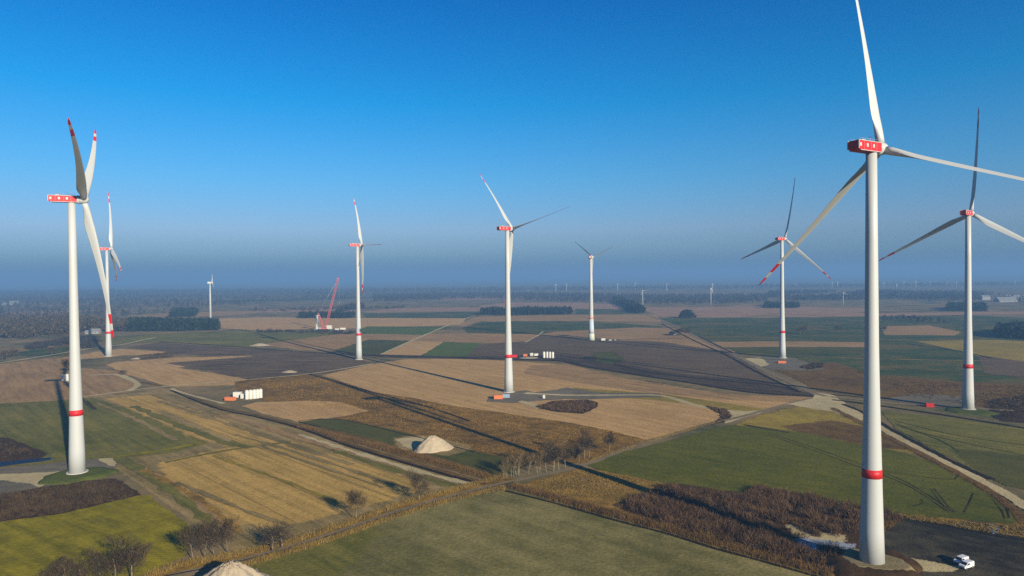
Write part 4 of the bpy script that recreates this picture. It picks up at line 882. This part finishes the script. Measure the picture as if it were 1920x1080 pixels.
reed('reeds', [(962, 912), (1040, 934), (1160, 968), (1250, 991), (1340, 1018), (1440, 1046), (1560, 1078)], 4.6, 36000, (.6, 1.7), REEDB, 'golden brown reed belt along the grey field at the bottom')
reed('reeds', [(565, 800), (640, 820), (740, 845), (830, 869), (940, 899)], 4.5, 22000, (.5, 1.3), REEDB, 'rusty reed belt along the long ditch')
reed('reeds', [(1100, 866), (1170, 843), (1260, 815), (1340, 793)], 2.4, 7000, (.3, .9), REED, 'short straw verge along the wheat field road')
reed('reeds', [(1560, 768), (1640, 809), (1740, 861), (1840, 915), (1900, 958)], 3.0, 9000, (.3, .9), REEDB, 'brown verge beside the pale track on the right')
thicket('dry_grass', [(975, 914), (1050, 893), (1095, 880), (1140, 888), (1250, 910), (1200, 935), (1160, 955), (1060, 935)], 5200, (.4, .9), 9, REED, 'golden dry grass right of the road bend', 'dry grass', w=(.05, .12), clump=.8)
thicket('corn_stubble', [(480, 716), (590, 703), (700, 737), (850, 763), (960, 778), (1140, 807), (1205, 825), (1100, 862), (960, 858), (890, 843), (740, 806), (690, 797), (560, 765)], 22000, (.25, .6), 4, STUB, 'standing corn stalks in the broad brown field', 'corn stalks', w=(.12, .35), clump=.5)
def woods(name, px, n, h, mat, label, k=16, cone=False, amp=.0, gap=0.0):
    P = sample_poly(px, n); n = len(P)
    if gap: kk = np.sin(P[:, 0]*.006+1)*np.sin(P[:, 1]*.009)+.6*np.sin(P[:, 0]*.017-P[:, 1]*.013)+RNG.normal(size=n)*.25; P = P[kk > -gap]; n = len(P)
    H = RNG.uniform(h[0], h[1], n); c = np.repeat(np.arange(n), k); m = len(c); HS = H[c]; t = RNG.uniform(.05, 1, m)**.8
    rad = HS*(.30*np.sqrt(np.maximum(.05, 1-(2*t-1.0)**2)) if not cone else .26*(1.05-t)); th = RNG.uniform(0, 6.283, m); rr = rad*RNG.uniform(.4, 1, m)
    C = np.c_[P[c, 0]+rr*np.cos(th), P[c, 1]+rr*np.sin(th), HS*t*.92]
    D = unit(RNG.normal(size=(m, 3))+np.array([0, 0, .4])); V, Q = quads(C, D, HS*RNG.uniform(.10, .22, m), HS*RNG.uniform(.14, .3, m), .6)
    return stuff(name, V, Q, mat, label, 'wood')
woods('wood', [(240, 622), (340, 621), (412, 619), (408, 613), (320, 612), (245, 610)], 800, (11, 17), DARKW, 'dark evergreen wood ending below the slim white turbine', 30)
woods('wood', [(-40, 632), (40, 637), (100, 628), (160, 622), (240, 622), (245, 610), (200, 606), (120, 600), (-40, 602)], 1900, (9, 15), BROWNW, 'grey brown bare wood filling the left edge above the pale track', 26)
woods('wood', [(-80, 601), (100, 598), (310, 590), (315, 580), (480, 571), (640, 563), (700, 555), (640, 550), (-80, 553)], 7000, (8, 15), GREYW, 'vast hazy grey forest under the left horizon', 12, gap=.35)
woods('wood', [(900, 591), (986, 591), (1073, 590), (1070, 585), (905, 586)], 330, (11, 15), DARKW, 'long rectangular dark wood right behind the middle tower', 40)
woods('wood', [(1196, 588), (1209, 587), (1180, 572), (1157, 562), (1150, 563), (1170, 574)], 330, (11, 17), DARKW, 'diagonal row of dark trees running to the horizon', 40)
woods('wood', [(562, 597), (664, 597), (664, 593), (562, 593)], 220, (8, 13), DARKW, 'dark straight edged wood behind the crane', 34)
woods('wood', [(318, 596), (366, 594), (372, 586), (325, 587)], 160, (10, 16), DARKW, 'dark tree block just left of the slim white turbine', 30)
woods('wood', [(630, 587), (652, 583), (682, 578), (680, 574), (640, 580)], 200, (8, 14), GREYW, 'loose grey wood left of the middle left tower', 28)
woods('wood', [(1432, 578), (1500, 578), (1495, 573), (1436, 573)], 160, (9, 14), DARKW, 'far dark wood behind the turbine left of the largest', 26)
woods('wood', [(1774, 584), (1850, 584), (1845, 577), (1780, 577)], 260, (10, 16), DARKW, 'far dark wood beside the right turbine tower', 26)
woods('wood', [(1866, 632), (1900, 636), (1990, 640), (1990, 622), (1900, 621), (1872, 624)], 260, (10, 15), DARKW, 'dark wood with a white house at the right edge', 40)
woods('wood', [(700, 567), (900, 560), (1080, 568), (1250, 572), (1440, 568), (1440, 555), (1250, 556), (1080, 553), (900, 551), (700, 554)], 4200, (8, 15), GREYW, 'hazy patchwork of woods under the middle horizon', 12, gap=.0)
woods('wood', [(1440, 566), (1640, 563), (1990, 572), (1990, 556), (1640, 546), (1440, 549)], 4200, (9, 16), GREYW, 'hazy woods under the right horizon', 12, gap=.25)
woods('wood', [(-80, 554), (400, 551), (800, 551), (1100, 546), (1500, 541), (1990, 536), (1990, 532), (1500, 537), (1100, 541), (800, 543), (-80, 548)], 6000, (12, 24), GREYW, 'last pale line of forest along the horizon', 8, gap=.8)
woods('wood', [(1640, 600), (1740, 606), (1800, 612), (1990, 622), (1990, 614), (1800, 604), (1700, 597)], 120, (5, 10), GREYW, 'scattered hedgerow trees in the green land at the right', 24, gap=-.2)
# the round clump on its own
def clump(px, rx, h, n, label):
    m = 900; t = RNG.uniform(.03, 1, m)**.8; th = RNG.uniform(0, 6.283, m); ed = np.sqrt(np.maximum(.04, 1-t**2))*rx*(1+.15*np.sin(3*th+1)); rr = ed*np.sqrt(RNG.uniform(.2, 1, m))
    C = np.c_[rr*np.cos(th), rr*.8*np.sin(th), h*t*(.9+.1*np.sin(5*th))]
    V, Q = quads(C, unit(RNG.normal(size=(m, 3))), RNG.uniform(1.2, 2.6, m), RNG.uniform(1.4, 3.2, m), .6)
    r_ = empty('tree_clump', G(*px), label, 'trees'); link(bpy.data.objects.new('crown', fast_mesh('crown', V, Q, DARKW)), r_)
    mb = MB()
    for k in range(5): mb.tube([(rx*.4*math.cos(k*1.3), rx*.4*math.sin(k*1.3), 0), (rx*.45*math.cos(k*1.3), rx*.45*math.sin(k*1.3), h*.6)], [.4, .2], 6)
    mb.build('trunk', r_, BARK)
clump((1288, 596), 17, 16, 900, 'single round clump of dark trees on the far bare field')
# ------------------------------------------------------------------ the air
hz = bpy.data.meshes.new('haze'); bm = bmesh.new(); bmesh.ops.create_cube(bm, size=1)
for v in bm.verts: v.co = Vector((v.co.x*62000, 18500+v.co.y*44000, (v.co.z+.5)*202-1.0))
bm.to_mesh(hz); bm.free(); ho = link(bpy.data.objects.new('haze', hz)); tag(ho, 'thin blue haze lying over the whole plain', 'haze', None, 'stuff')
hm = bpy.data.materials.new('haze'); hm.use_nodes = True; t = hm.node_tree; t.nodes.clear()
pv = t.nodes.new('ShaderNodeVolumePrincipled'); pv.inputs['Color'].default_value = (.172, .358, .65, 1); pv.inputs['Density'].default_value = 2.5e-4; pv.inputs['Anisotropy'].default_value = 0.0
om = t.nodes.new('ShaderNodeOutputMaterial'); t.links.new(pv.outputs[0], om.inputs['Volume']); hz.materials.append(hm)
